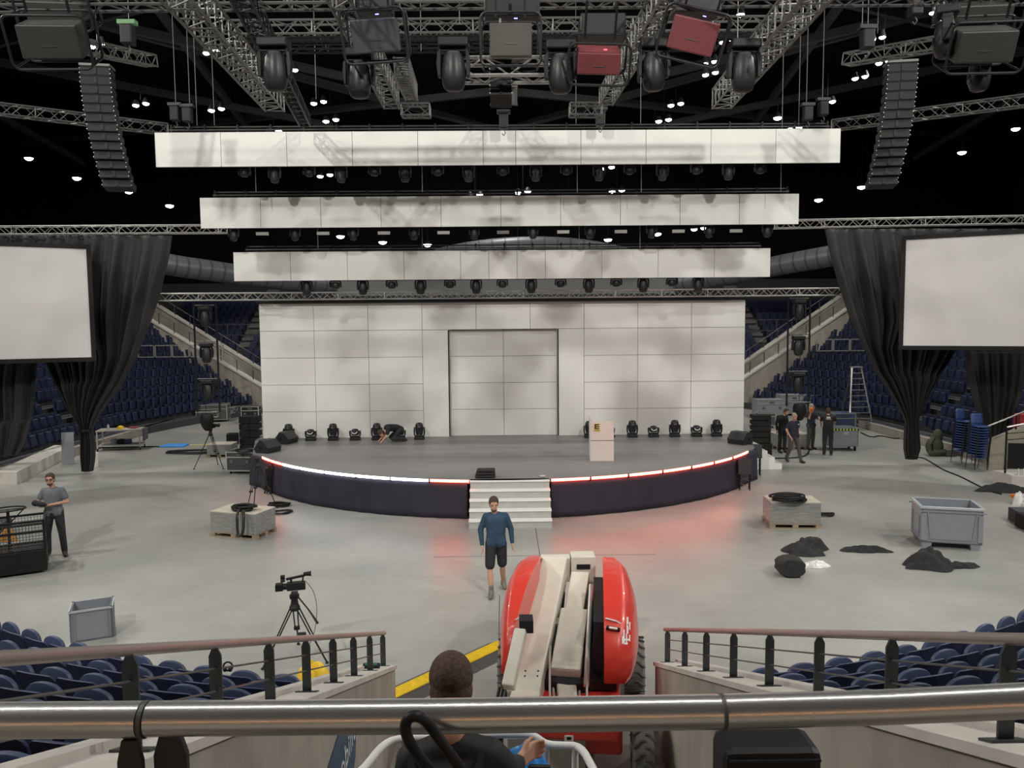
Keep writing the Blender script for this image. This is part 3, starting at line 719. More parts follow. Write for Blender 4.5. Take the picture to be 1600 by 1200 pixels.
projector(1083, 56, 11.6, .68, .46, PR, BLUL, .35, -.15, .28, 'tilted red projector with blue light right of centre')
projector(77, 66, 11.6, .80, .46, PG2, None, .45, .25, -.08, 'dark projector in rounded frame at the upper left')
projector(84, 18, 12.6, .80, .28, PG2, None, .45, .25, -.06, 'dark projector above the upper left projector')
projector(1542, 74, 11.6, .78, .44, PG2, None, .45, -.25, .06, 'dark projector in rounded frame at the upper right')
projector(1540, 22, 12.6, .80, .26, PG2, None, .45, -.25, .06, 'dark projector above the upper right projector')
# extra black boxes above projectors
for i, (x, y, w) in enumerate([(583, 8, .62), (800, 14, .85), (940, 45, .70), (1085, 8, .75)]):
    q = P(x, y, 12.4); t = thing('rig_box', 'black equipment box above the %s of the centre projectors' % ORD[i], 'box', tuple(q)); MB().box((0, 0, 0), (w, .4, .34)).build('case', BLKP, t, bevel=.02); MB().path([(-w/2, -.22, .1), (-w/2, -.26, .0), (-w/2, -.22, -.1)], .01, 6).build('handle', ALUD, t)
# ------------------------------------------------------------------ line arrays
GR = pm('speaker_grille', (.006, .006, .007), .7, var=.3, scale=60)
def line_array(px0, py0, px1, py1, Y, w, n, yaw, label, dots, curve=.0):
    a = P(px0, py0, Y); b = P(px1, py1, Y); t = thing('line_array', label, 'loudspeaker', tuple(a), rz=yaw)
    H = (a.z-b.z); h = H/n; D = (b.x-a.x)*.72; z = 0; x = 0
    for i in range(n):
        f = i/(n-1); off = D*f**1.8; tl = .10+.5*f**1.6*0.6; back = curve*f**2
        M0 = Matrix.Translation((off, back, -(i+.5)*h)) @ Matrix.Rotation(-tl*.6, 4, 'X')
        m = MB(); m.m = M0; m.loft([[(-w/2, -.2, -h*.47), (w/2, -.2, -h*.47), (w/2, .22, -h*.36), (-w/2, .22, -h*.36)], [(-w/2, -.2, h*.47), (w/2, -.2, h*.47), (w/2, .22, h*.36), (-w/2, .22, h*.36)]])
        c = m.build('cabinet', GR, t, bevel=.008)
        m = MB(); m.m = M0; m.box((0, -.205, h*.47), (w*.98, .02, .012)); m.box((0, -.21, 0), (w*.10, .012, h*.7)); m.build('trim', BLKP, c)
        m = MB(); m.m = M0
        for s in (-1, 1):
            for zz in (-.25, .25): m.box((s*w*.505, -.2, zz*h), (.018, .018, .018))
        m.build('rigging_pin', ALU, c)
    m = MB(); m.box((0, 0, .05), (w*1.02, .45, .06)); m.tube((0, 0, .05), (0, 0, .6), .02, 6); m.build('flying_frame', ALUD, t)
line_array(152, 108, 182, 292, 21.0, .74, 13, .15, 'tall black curved column of loudspeakers hanging at the left', True, .5)
line_array(1407, 102, 1382, 288, 21.0, .74, 13, -.15, 'tall black curved column of loudspeakers hanging at the right', True, .5)
line_array(782, 92, 783, 160, 12.2, .33, 5, 0, 'short black column of centre loudspeakers below the middle projector', False, .0)
# ------------------------------------------------------------------ hoists, cables, lamps
def cable(x, y0, y1, Y, r=.008, label='', mat=ALUD):
    a = P(x, y0, Y); t = P(x, y1, Y); m = MB(); m.tube((0, 0, 0), (0, 0, min(20.4, a.z)-t.z), r, 5)
    o = m.build('hoist_cable', mat, loc=tuple(t)); tag(o, label, 'cable', 'vertical rig cables')
for i, (x, y1, Y) in enumerate([(202, 50, 18), (275, 172, 23.6), (297, 178, 23.6), (308, 196, 23.6), (335, 196, 24), (494, 155, 22), (658, 80, 19), (718, 38, 16), (900, 196, 24), (1001, 196, 24), (1152, 100, 14), (1222, 200, 23.6), (1248, 196, 23.6), (1260, 168, 23.6), (1285, 165, 23.6), (1347, 48, 18), (1356, 45, 18)]):
    cable(x, -40, y1, Y, .010, 'thin vertical rig cable, %s from the left above the banners' % ORD[i])
for i, (x, Y, y0, y1) in enumerate([(400, 24.3, 262, 300), (660, 24.3, 262, 300), (902, 24.3, 262, 300), (1002, 24.3, 262, 300), (1220, 24.3, 262, 300), (497, 26.4, 357, 388), (660, 26.4, 357, 388), (905, 26.4, 357, 388), (1000, 26.4, 357, 388)]):
    a = P(x, y1, Y); b = P(x, y0-12, Y); o = MB().tube((0, 0, 0), (0, 0, b.z-a.z), .012, 5).build('hoist_cable', ALUD, loc=tuple(a)); tag(o, 'short hanging cable in the gap below %s banner, %s from the left' % (('topmost', ORD[i]) if i < 5 else ('middle', ORD[i-5])), 'cable', 'short cables between banners')
for i, (x, y, Y) in enumerate([(274, 178, 23.5), (293, 180, 23.5), (1262, 178, 23.5), (1286, 170, 23.5), (1355, 62, 17.8), (200, 55, 17.8), (787, 190, 22.8), (938, 185, 22.8), (1430, 10, 18)]):
    q = P(x, y, Y); t = thing('chain_hoist', 'black motor hoist, %s' % ['above left end of topmost banner, outer', 'above left end of topmost banner, inner', 'above right end of topmost banner, inner', 'above right end of topmost banner, outer', 'at the end of upper right truss arm', 'with green light at the upper left', 'at the centre just above topmost banner', 'right of centre just above topmost banner', 'near the top edge at right'][i], 'hoist', tuple(q))
    MB().box((0, 0, 0), (.26, .26, .42)).build('motor', BLKP, t, bevel=.03); MB().box((0, 0, .27), (.40, .18, .10)).build('bracket', DGR if i != 5 else pm('green_box', (.10, .22, .10), .5, emit=(.2, .6, .2), estr=.06), t, bevel=.01)
    MB().path([(0, 0, -.2), (.05, 0, -.32), (.0, 0, -.4), (-.05, 0, -.34)], .015, 6).build('hook', ALUD, t)
lamps = [(220, 163, 2), (338, 171, 2), (152, 71, 2), (330, 81, 2), (453, 111, 2), (498, 160, 2), (517, 188, 2), (45, 247, 1), (120, 278, 1), (201, 299, 1), (265, 321, 1), (508, 274, 2), (1109, 98, 2), (1110, 115, 2), (1137, 64, 2), (1056, 163, 2), (1037, 188, 2), (1023, 206, 2), (1215, 184, 1), (1241, 200, 2), (1293, 160, 2), (1344, 121, 2), (1371, 60, 2), (1381, 97, 2), (1503, 238, 1), (1587, 201, 1), (1346, 292, 1), (1279, 312, 1), (964, 298, 2), (817, 300, 2), (742, 305, 2), (948, 262, 2), (532, 369, 1), (598, 378, 1), (668, 382, 1), (745, 384, 1), (809, 382, 1), (888, 380, 1), (950, 374, 1), (1092, 357, 2), (1027, 365, 1), (428, 206, 2), (1465, 18, 2), (1157, 23, 1), (264, 421+21, 1), (467, 444+12, 1), (1266, 430, 1)]
lamps = lamps[:44]
for i, (x, y, n) in enumerate(lamps):
    Y = 36+(y-71)*.095 if y > 71 else 34
    if y < 120: Y = 33+(y-60)*.05
    q = P(x, y, Y)
    if q.z > 19.5: Y *= .9; q = P(x, y, Y)
    side = 'left' if x < 780 else 'right'
    t = thing('hall_lamp', 'small glowing hall lamp in the dark roof, %s across from the left edge' % ORD[sorted(lamps).index((x, y, n))], 'lamp', tuple(q), group='hall lamps under the roof')
    rr = (.20 if n == 1 else .16)*Y/40
    for k in range(n):
        dx = (k-.5)*.5*Y/40 if n == 2 else 0; dz = (k-.5)*.16*Y/40*(1 if x < 640 else -1)*0 + (.10*(k-.5) if n == 2 else 0)
        MB().lathe([(rr*.5, .30), (rr*1.1, .05), (rr*1.1, 0)], 12, (dx, 0, dz)).build('housing', BLKP, t)
        MB().ell((dx, 0, dz-.0), (rr, rr, rr*.62), 12).build('bulb', LAMP, t, smooth=True)
    MB().tube((0, 0, .2), (0, 0, max(.5, 20.6-q.z)), .012, 5).build('cord', DGR, t)
# ------------------------------------------------------------------ curtains
def curtain(rows, Y, nf, amp, label, seed=0):
    ys = [r[0] for r in rows]
    def at(y):
        for a, b in zip(rows, rows[1:]):
            if a[0] <= y <= b[0]:
                t = (y-a[0])/(b[0]-a[0]); return a[1]+(b[1]-a[1])*t, a[2]+(b[2]-a[2])*t
        return rows[-1][1:]
    rg = random.Random(seed); ph = [rg.uniform(0, 6) for _ in range(6)]; wts = [rg.uniform(.5, 1) for _ in range(6)]
    y0, y1 = ys[0], ys[-1]
    b = P(rows[0][1], y1, Y)
    def fn(u, v):
        y = y0+(y1-y0)*v; xl, xr = at(y); uu = u+.03*math.sin(u*9+ph[0]); x = xl+(xr-xl)*u
        q = P(x, y, Y); w = abs(P(xr, y, Y).x-P(xl, y, Y).x); a = amp*(.35+.65*min(1, w/3))
        f = math.sin(2*PI*nf*uu+ph[1]+.5*v)*wts[0]+.5*math.sin(2*PI*nf*2.3*uu+ph[2]-.7*v)*wts[1]
        f *= .25+.75*min(1, v*4)
        bul = .45*min(1, w/1.0)*math.sin(PI*u)**.7*(-1) if w < 2.2 else -.2*math.sin(PI*u)
        return (q.x-b.x, q.y+a*f+bul*.6-Y, q.z-b.z)
    m = MB(); m.grid(fn, 160, 60)
    t = thing('curtain', label, 'curtain', (b.x, Y, b.z)); m.build('cloth', DRAPE, t, smooth=True, solid=.01, fix=False)
    return t
YC = 27.5
t = curtain([(368, -60, 268), (400, -60, 262), (450, -40, 248), (500, -10, 232), (560, 74, 208), (600, 92, 188), (635, 108, 163), (655, 120, 150), (672, 129, 143), (690, 128, 147), (715, 128, 147), (736, 130, 144)], YC, 8, .30, 'long black curtain gathered to a tail, left of the stage', 3)
q = P(136, 672, YC); MB().lathe([(.19, -.05), (.21, 0), (.19, .05)], 16, tuple(q-Vector((P(-60, 736, YC).x, YC, P(-60, 736, YC).z))-Vector((0, .15, 0)))).build('tie', BLK, t, smooth=True)
t = curtain([(358, 1288, 1660), (400, 1297, 1660), (450, 1311, 1640), (500, 1328, 1600), (545, 1349, 1492), (580, 1366, 1470), (610, 1387, 1452), (640, 1405, 1438), (657, 1413, 1433), (672, 1412, 1434), (700, 1411, 1436), (717, 1414, 1431)], YC, 8, .30, 'long black curtain gathered to a tail, right of the stage', 5)
curtain([(545, -60, 64), (600, -60, 58), (650, -50, 54), (690, -40, 42), (712, -30, 30)], 26.6, 6, .14, 'black curtain hanging below the left screen at the far left edge', 8)
curtain([(535, 1508, 1605), (580, 1512, 1602), (620, 1520, 1594), (650, 1528, 1582), (680, 1532, 1568), (700, 1534, 1560)], 27.6, 6, .14, 'black curtain hanging below the right screen near right edge', 9)
# ------------------------------------------------------------------ screens
def screen(c1, c0, h, zb, label, W=6.5):
    d = (Vector(c0)-Vector(c1)).normalized(); t = thing('projection_screen', label, 'screen', (c1[0], c1[1], zb)); n = Vector((-d.y, d.x)); 
    if n.y > 0: n = -n
    def quad(x0, x1, z0, z1, o0, o1):
        f = lambda x, o: (d.x*x+n.x*o, d.y*x+n.y*o)
        a, b, c, e = f(x0, o0), f(x1, o0), f(x1, o1), f(x0, o1)
        return [(*a, z0), (*b, z0), (*c, z0), (*e, z0), (*a, z1), (*b, z1), (*c, z1), (*e, z1)]
    MB().hexa(quad(0, W, 0, h, 0, .02)).build('fabric', SCRN, t)
    m = MB(); e = .14
    m.hexa(quad(-e, 0, -e, h+e, -.04, .05)); m.hexa(quad(W, W+e, -e, h+e, -.04, .05)); m.hexa(quad(0, W, h, h+e, -.04, .05)); m.hexa(quad(0, W, -e, 0, -.04, .05)); m.hexa(quad(0, W, 0, h, -.04, -.01))
    m.build('border', BLK, t)
    m = MB()
    for x in (.3, W-.3): m.tube((d.x*x, d.y*x, h+e), (d.x*x, d.y*x, 8.3-zb), .012, 5)
    m.build('hanging_wire', BLK, t)
a = P(143, 558, 26.0); b = P(0, 558, 24.75); top = P(140, 389, 26.0)
screen((a.x, 26.0), (b.x, 24.75), top.z-a.z, a.z, 'blank white projection screen at the left edge')
a = P(1411, 540, 26.0); b = P(1600, 537, 24.3); top = P(1411, 375, 26.0)
screen((a.x, 26.0), (b.x, 24.3), top.z-a.z, a.z, 'blank white projection screen at the right edge')
# ------------------------------------------------------------------ props on stage
def wedge(px, py, z, rz, label, s=1.0):
    q = F(px, py, z); t = thing('wedge_monitor', label, 'loudspeaker', tuple(q), rz=rz, group='wedge monitors on the stage corners', scale=s)
    pts = [(-.28, 0), (.20, 0), (.30, .12), (.05, .42), (-.10, .42), (-.32, .18)]
    m = MB().loft([[(x, y, z) for y, z in pts] for x in (-.33, .33)]); m.build('cabinet', DGR, t, bevel=.015)
    for s_ in (-1, 1): MB().lathe([(.07, 0), (.07, .012)], 14, (s_*.333-(.012 if s_ < 0 else 0), .02, .19), 'X', sx=1, sy=.7).build('handle', BLK, t)
    MB().loft([[(x, y, z) for y, z in [(.325, .13), (.085, .43), (.075, .41), (.31, .12)]] for x in (-.28, .28)]).build('grille', GR, t)
wedge(418, 706, DZ, 1.15, 'grey wedge speaker at left stage corner, nearer one'); wedge(447, 692, DZ, 1.3, 'grey wedge speaker at left stage corner, farther one beside lights'); wedge(1157, 693, DZ, -.9, 'black wedge speaker on right stage corner')
q = F(942, 721, DZ); t = thing('lectern', 'white lectern with small letter E logo on the stage', 'lectern', (q.x, q.y+.3, DZ), rz=-.04)
LW = WHT = MATS['white_paint']; lm = pm('lectern_white', (.60, .56, .52), .45, var=.02)
MB().box((0, 0, .31), (.70, .5, .62)).build('lower_body', lm, t, bevel=.006)
MB().hexa([(-.35, -.25, .635), (.35, -.25, .635), (.35, .25, .635), (-.35, .25, .635), (-.35, -.25, 1.22), (.35, -.25, 1.22), (.35, .25, 1.12), (-.35, .25, 1.12)]).build('upper_body', lm, t, bevel=.006)
MB().box((0, -.0, .628), (.69, .49, .014)).build('joint', BLK, t)
MB().box((-.36, 0, .66), (.02, .5, 1.32)).build('side_board', lm, t)
lg = MB().box((-.17, -.254, 1.03), (.21, .008, .25)).build('logo_plate', pm('logo_gold', (.62, .50, .20), .4), t)
m = MB()
for b in ((-.215, 1.06, .035, .15), ): m.box((b[0], -.262, b[1]), (b[2], .01, b[3]))
for z in (1.12, 1.06, 1.0): m.box((-.165, -.262, z), (.13, .01, .03))
m.build('letter_e', BLK, t); MB().box((-.17, -.262, .94), (.17, .008, .012)).build('underline', BLK, t)
# bag on stage
q = F(758, 748, DZ); t = thing('folded_cloth', 'folded black cloth lying on the stage front edge', 'cloth', (q.x, q.y+.22, DZ))
for k in range(3): MB().box((0.01*k, 0, .045+.075*k), (.56-.03*k, .36, .07)).build('fold', CLOTH, t, bevel=.03, smooth=True)
q = F(848, 747, DZ); t = tag(MB().box((0, .1, .03), (.16, .12, .05)).build('small_box', ALU, loc=tuple(q), bevel=.01), 'tiny silver box on the stage beside the steps', 'box')
# ------------------------------------------------------------------ props on the floor
def corner_frame(x, y, rz): return Matrix.Translation(F(x, y)) @ Matrix.Rotation(rz, 4, 'Z')
def pallet(px, py, rz, W, D, H, label, seed=1):
    t = thing('pallet_load', label, 'pallet', tuple(F(px, py)), rz=rz, group='wrapped pallet loads')
    m = MB()
    for y in (-D/2+.05, 0, D/2-.05):
        for x in (-W/2+.07, 0, W/2-.07): m.box((x, y, .06), (.14, .1, .09))
        m.box((0, y, .008), (W, .1, .016))
    for i in range(6): m.box((0, -D/2+.05+i*(D-.1)/5, .115), (W, .11, .02))
    m.build('pallet', WOOD, t)
    MB().box((0, 0, .125+(H-.125)/2), (W*.97, D*.97, H-.125)).build('wrapped_boards', WRAP, t, bevel=.006)
    MB().box((0, 0, H+.012), (W*.96, D*.96, .02)).build('top_board', pm('light_board', (.50, .46, .38), .7, var=.1), t)
    return t
pallet(381, 834, -.30, 1.35, .85, .62, 'film wrapped pallet load left of the stage with black strap on top')
pallet(1236, 820, -.08, 1.28, .8, .66, 'film wrapped pallet load right of the stage with cables on top')
pallet(1232, 700, .05, 1.35, 1.0, .62, 'grey wrapped pallet load behind the walking man')
pallet(348, 712, .0, 1.0, .8, .5, 'grey wrapped pallet load behind the tripod left of stage')
def coil(px, py, z, r, n, label, loops=4, tr=.016, mat=BLK, sq=.7):
    q = F(px, py, z); t = thing('cable_coil', label, 'cable', (q.x, q.y, z)); rg = random.Random(n)
    for k in range(loops):
        pts = []; ox, oy = rg.uniform(-.06, .06), rg.uniform(-.05, .05); rr = r*rg.uniform(.8, 1.05)
        for i in range(26): a = 2*PI*i/24; pts.append((ox+rr*math.cos(a)*(1+.1*math.sin(3*a+n+k)), oy+rr*sq*math.sin(a), tr+.018*k+.012*math.sin(a*2+k)))
        MB().path(pts, tr, 6).build('cable', mat, t, smooth=True)
    return t
coil(381, 797, .66, .26, 3, 'black strap bundle on the left pallet load', 5, .03)
q = F(378, 797, .66); t = thing('strap', 'grey ratchet strap draped over the left pallet load', 'strap', tuple(q))
e = P(376, 850, 0); pts = [(0, 0, .05), (.03, -.3, .07), (.05, -.5, .0), (.05, -.52, -.45), (.10, -.53, -.52), (.2, -.53, -.45), (.22, -.52, 0), (.16, -.35, .06)]
MB().path(smoothp(pts), .035, 8).build('webbing', DGR, t, smooth=True)
coil(1234, 782, .70, .42, 7, 'tangle of black cables on the right pallet load', 6, .025)
coil(1291, 806, .01, .16, 5, 'black cable loop on the floor beside the right pallet load', 3, .025)
coil(437, 790, .01, .3, 11, 'flat black cable coil on the floor at the left stage end, rear one', 4, .02); coil(440, 801, .01, .3, 12, 'black cable coil ring on the floor at the left stage end, front one', 2, .022)
coil(300, 707, .01, 1.1, 15, 'large grey cable loop on the floor beside the far tripod', 2, .035, DGR, .4)
# big grey plastic bin
t = thing('pallet_box', 'large open grey plastic bin on feet, right side of the floor', 'bin', tuple(F(1477, 850)), rz=-.28)
W, D, H = 1.26, .95, .98
m = MB()
for s in (-1, 1):
    m.box((0, s*(D/2-.02), .14+(H-.14)/2), (W, .04, H-.14)); m.box((s*(W/2-.02), 0, .14+(H-.14)/2), (.04, D, H-.14))
m.box((0, 0, .16), (W, D, .04)); m.build('walls', PLAS, t, bevel=.008)
m = MB()
for s in (-1, 1): m.box((0, s*(D/2), H-.03), (W+.05, .06, .06)); m.box((s*(W/2), 0, H-.03), (.06, D+.05, .06))
m.build('rim', pm('grey_plastic_light', (.42, .45, .49), .45), t, bevel=.01)
m = MB()
for sy in (-1, 1):
    for z, w in ((.24, .75), (H-.12, 1.1)): m.box((0, sy*(D/2+.012), z), (W*w, .02, .025))
    for s in (-1, 1): m.beam((s*W*.40, sy*(D/2+.012), H-.12), (s*W*.34, sy*(D/2+.012), .26), .025); m.box((s*(W/2-.05), sy*(D/2+.012), .5), (.1, .03, .6))
for sx in (-1, 1):
    m.box((sx*(W/2+.012), 0, .24), (.02, D*.7, .025)); 
    for s in (-1, 1): m.box((sx*(W/2+.012), s*D*.34, .48), (.02, .025, .5))
m.build('rib', PLAS, t)
for sx in (-1, 1):
    for sy in (-1, 1): MB().hexa([(sx*(W/2-.13)-.08, sy*(D/2-.11)-.08, 0), (sx*(W/2-.13)+.08, sy*(D/2-.11)-.08, 0), (sx*(W/2-.13)+.08, sy*(D/2-.11)+.08, 0), (sx*(W/2-.13)-.08, sy*(D/2-.11)+.08, 0), (sx*(W/2-.13)-.11, sy*(D/2-.11)-.1, .15), (sx*(W/2-.13)+.11, sy*(D/2-.11)-.1, .15), (sx*(W/2-.13)+.11, sy*(D/2-.11)+.1, .15), (sx*(W/2-.13)-.11, sy*(D/2-.11)+.1, .15)]).build('foot', PLAS, t)
MB().box((.32, .1, .70), (.16, .1, .01), (0, .2, .5)).build('label_sheet', WHT, t)
# small crate
t = thing('storage_crate', 'small open grey plastic crate on the floor at lower left', 'crate', tuple(F(146, 992)), rz=.42)
W, D, H = .62, .52, .54
m = MB()
for s in (-1, 1): m.box((0, s*(D/2-.012), H/2), (W, .024, H)); m.box((s*(W/2-.012), 0, H/2), (.024, D, H))
m.box((0, 0, .02), (W, D, .03)); m.build('walls', PLAS, t)
m = MB()
for s in (-1, 1): m.box((0, s*D/2, H-.015), (W+.03, .035, .03)); m.box((s*W/2, 0, H-.015), (.035, D+.03, .03))
m.build('rim', MATS['grey_plastic_light'], t)
for s in (-1, 1):
    for x in (-W/2+.03, W/2-.03, -W/2+.07, W/2-.07): MB().box((x, s*(D/2+.006), H/2), (.012, .012, H-.04)).build('rib', PLAS, t)
    for y in (-D/2+.03, D/2-.03, -D/2+.07, D/2-.07): MB().box((s*(W/2+.006), y, H/2), (.012, .012, H-.04)).build('rib', PLAS, t)
# cloth heaps
def heap(px, py, sx, sy, h, rz, label, seed, mat=CLOTH, name='cloth_heap', lumpy=.35, cat='cloth'):
    q = F(px, py); rg = random.Random(seed); ph = [rg.uniform(0, 6) for _ in range(8)]
    def fn(u, v):
        a = u*2*PI; r = v
        out = 1+.18*math.sin(2*a+ph[0])+.13*math.sin(3*a+ph[1])+.10*math.sin(5*a+ph[2])+.05*math.sin(9*a+ph[6])
        X = r*math.cos(a); Y = r*math.sin(a)
        z = h*(1-r**3.2)*(.62+lumpy*math.sin(2.6*X+ph[3])*math.cos(3.1*Y+ph[4]))+h*(1-r**5)*(.20*abs(math.sin(5*X+3*Y+ph[5]))+.16*abs(math.sin(7*Y-4*X+ph[7]))+.08*math.sin(13*X+ph[0])*math.sin(11*Y))
        return (sx*out*r*math.cos(a), sy*out*r*math.sin(a), max(.004, z+.015*(1-r)))
    m = MB(); m.grid(fn, 72, 20); o = m.build(name, mat, smooth=True, fix=False); o.location = (q.x, q.y, 0); o.rotation_euler = (0, 0, rz)
    return tag(o, label, cat)
heap(1258, 862, .54, .38, .26, 0, 'black cloth heap nearest the right pallet load', 2)
q = heap(1350, 862, .50, .14, .12, -.15, 'small flat black cloth strip between the heaps', 4)
heap(1450, 884, .60, .36, .30, .2, 'large black cloth heap in front of grey plastic bin', 6, lumpy=.42)
heap(1500, 886, .36, .16, .10, .1, 'flat black cloth end beside the large heap', 9)
q = F(1235, 900); t = thing('rolled_cloth', 'tightly rolled black cloth bundle, nearest one on the floor', 'cloth', (q.x, q.y, 0), rz=-.1)
m = MB(); pts = []
m.loft([[(.33*s*c, y, .20+.20*d) for c, d in [(math.cos(2*PI*i/16)*(.85+.2*abs(math.sin(2*PI*i/8))), math.sin(2*PI*i/16)*.95) for i in range(16)]] for y, s in ((-.16, .8), (-.12, .92), (.2, .95), (.25, .8))])
m.build('roll', CLOTH, t, smooth=True, bevel=.02)
heap(1273, 885, .28, .16, .10, .3, 'crumpled clear white plastic film beside the rolled bundle', 12, pm('plastic_film', (.62, .63, .62), .25, var=.2), 'plastic_film', cat='film')
heap(1570, 768, .75, .3, .22, .0, 'tangled black cables and bags at the right edge of floor', 17, name='cable_heap', cat='cable')
tag(MB().box((0, 0, .05), (.32, .2, .10)).build('orange_connector', ORNG, loc=tuple(F(1574, 772)-Vector((0, .45, 0))), bevel=.02), 'orange cable connector box at the right edge', 'box')
t = thing('equipment_case', 'small black bag with white film at extreme right edge', 'bag', tuple(F(1600, 826)))
MB().box((.12, 0, .2), (.5, .4, .36)).build('body', BLK, t, bevel=.04); MB().path([(-.05, -.2, .35), (.05, -.22, .55), (.15, -.2, .35)], .02, 6).build('handle', BLK, t)
heap(1600, 790, .3, .3, .35, .3, 'white crumpled plastic sheet at extreme right edge', 22, MATS['plastic_film'], 'plastic_film', cat='film')
# cable run on floor right
pts = [F(x, y, .02) for x, y in [(1423, 716), (1440, 714), (1455, 722), (1473, 734), (1500, 744), (1525, 757), (1548, 768), (1565, 772)]]
b = pts[0]; o = MB().path(smoothp([p-b for p in pts]), .022, 6).build('floor_cable', BLK, loc=tuple(b)); tag(o, 'black cable running from right curtain across the floor', 'cable')
for nm, p2 in (('thin dark cable on the floor from left trolley to the blue mat', [(150, 700), (215, 698), (255, 698)]), ('dark cable on the floor under the four people on the right', [(1168, 712), (1200, 716), (1240, 716), (1262, 712), (1265, 700)]), ('dark cable on floor near the stepladder', [(1345, 676), (1362, 684), (1375, 680), (1400, 686), (1408, 684)])):
    pts = [F(x, y, .02) for x, y in p2]; b = pts[0]; tag(MB().path(smoothp([p-b for p in pts]), .03, 6).build('floor_cable', BLK, loc=tuple(b)), nm, 'cable')
# camera on tripod
def tripod(px, py, ht, spread, label, mat=BLKP, rz=0, sc=1.0):
    q = F(px, py); t = thing('camera_tripod', label, 'tripod', tuple(q), rz=rz)
    for k in range(3):
        a = R(210+120*k); e = Vector((spread*math.cos(a), spread*math.sin(a), 0)); tp = Vector((.05*math.cos(a), .05*math.sin(a), ht))
        mid = tp.lerp(e, .55); m = MB(); s = Vector((-math.sin(a), math.cos(a), 0))*.035
        m.tube(tp+s, mid+s*.8, .011, 6); m.tube(tp-s, mid-s*.8, .011, 6); m.tube(mid, e+Vector((0, 0, .02)), .014, 6); m.box(mid, (.09, .06, .05)); m.ell(e+Vector((0, 0, .02)), (.03, .03, .02), 8)
        m.build('leg', mat, t)
    m = MB(); m.lathe([(.07, ht-.05), (.085, ht), (.06, ht+.05), (.05, ht+.12), (.075, ht+.15), (.075, ht+.20)], 14); m.box((0, 0, ht+.21), (.10, .18, .03)); m.build('fluid_head', mat, t, smooth=False)
    return t, ht+.22
cb = F(463, 1030)
t, hz = tripod(463, 1030, .84, .55, 'black broadcast camera tripod standing behind the left front seats', rz=.2)
MB().path([(.06, -.02, hz-.06), (.22, -.22, hz-.20), (.36, -.40, hz-.36)], [.012, .012, .02], 8).build('pan_handle', BLKP, t)
MB().box((.10, -.16, .42), (.14, .10, .12)).build('battery_box', BLKP, t, bevel=.02)
c = thing('video_camera', 'black video camera mounted on the tripod at lower left', 'camera', (cb.x, cb.y, hz+.01), rz=.22); c.scale = (.82,)*3
MB().box((.04, 0, .13), (.34, .13, .15)).build('body', BLKP, c, bevel=.012)
MB().lathe([(.06, -.13), (.06, -.20)], 14, (0, 0, .13), 'X').build('lens', BLK, c)
MB().box((-.27, 0, .13), (.14, .15, .13)).build('lens_hood', BLK, c, bevel=.01)
m = MB(); m.beam((-.05, 0, .19), (-.05, 0, .28), .04); m.beam((-.14, 0, .27), (.20, 0, .32), .045, .04); m.beam((.16, 0, .2), (.17, 0, .3), .03); m.build('top_handle', BLKP, c)
MB().lathe([(.035, .18), (.045, .30), (.055, .32)], 12, (0, 0, .345), 'X').build('viewfinder', BLK, c)
for z in (.26, .33): MB().lathe([(.035, -.24), (.035, -.16)], 12, (0, -.02, z), 'X').build('microphone', BLKP, c, smooth=True)
MB().path(smoothp([(.22, 0, .2), (.36, .02, .0), (.42, 0, -.35), (.36, -.05, -.8), (.2, -.1, -1.1), (.15, 0, -1.3)]), .006, 6).build('cable', BLK, c)
t = heap(489, 1058, .22, .12, .22, 0, 'yellow bag on the floor behind the left front seats', 31, pm('yellow_bag', (.72, .48, .03), .6), 'yellow_bag', cat='bag')
q = WX(577, 1047, -1.5); t = thing('measuring_device', 'small black and green device on left aisle wall end', 'device', (-1.56, 8.62, topz(8.62)+.0)); MB().box((0, 0, .03), (.20, .10, .05)).build('body', BLKP, t, bevel=.01); MB().box((0, 0, .058), (.14, .06, .006)).build('face', pm('dark_green', (.02, .12, .06), .4), t)
# yellow cable ramp
a = F(600, 1100); b = F(786, 1012); d = (b-a); L = d.length; t = thing('cable_ramp', 'yellow and black cable protector ramp left of the lift', 'cable ramp', tuple(a), rz=math.atan2(d.y, d.x))
n = 3
for i in range(n):
    x0, x1 = L*i/n+.005, L*(i+1)/n-.005
    MB().loft([[(x, -.30, 0), (x, -.12, .075), (x, .12, .075), (x, .30, 0)] for x in (x0, x1)]).build('base', pm('ramp_rubber', (.075, .07, .07), .8), t)
    m = MB(); m.box(((x0+x1)/2, 0, .08), (x1-x0, .24, .016)); 
    k = int((x1-x0)/.05)
    for j in range(k):
        for r_ in range(5): m.box((x0+.025+j*.05, -.09+r_*.045, .091), (.02, .03, .008), (0, 0, .6 if (j+r_) % 2 else -.6))
    m.build('lid', YEL, t)
# tripod light / far tripod camera
q = F(331, 730); t, hz = tripod(331, 731, 1.25, .62, 'far camera tripod standing left of the stage')
c = thing('video_camera', 'small camera on the far tripod left of stage', 'camera', (q.x, q.y, hz)); MB().box((0, 0, .08), (.36, .14, .15)).build('body', BLKP, c, bevel=.01); MB().lathe([(.05, .18), (.07, .34)], 12, (0, 0, .1), 'X').build('lens', BLK, c)
q = F(330, 700); t = thing('light_cover', 'black hooded moving light hanging above the far tripod', 'stage light', tuple(P(324, 673, 28.3)))
MB().lathe([(.08, 0), (.15, .08), (.24, .30), (.24, .50), (.2, .62)], 16, sx=1, sy=.9).build('hood', BLK, t, smooth=True); MB().tube((-.4, 0, .68), (.4, 0, .68), .03, 6).build('rung', ALUD, t); MB().tube((-.02, 0, .62), (-.02, 0, 2.9), .012, 6).build('wire', BLK, t)
t = thing('light_cover', 'black hooded moving light hanging behind the people on the right', 'stage light', tuple(P(1249, 657, 28.3)))
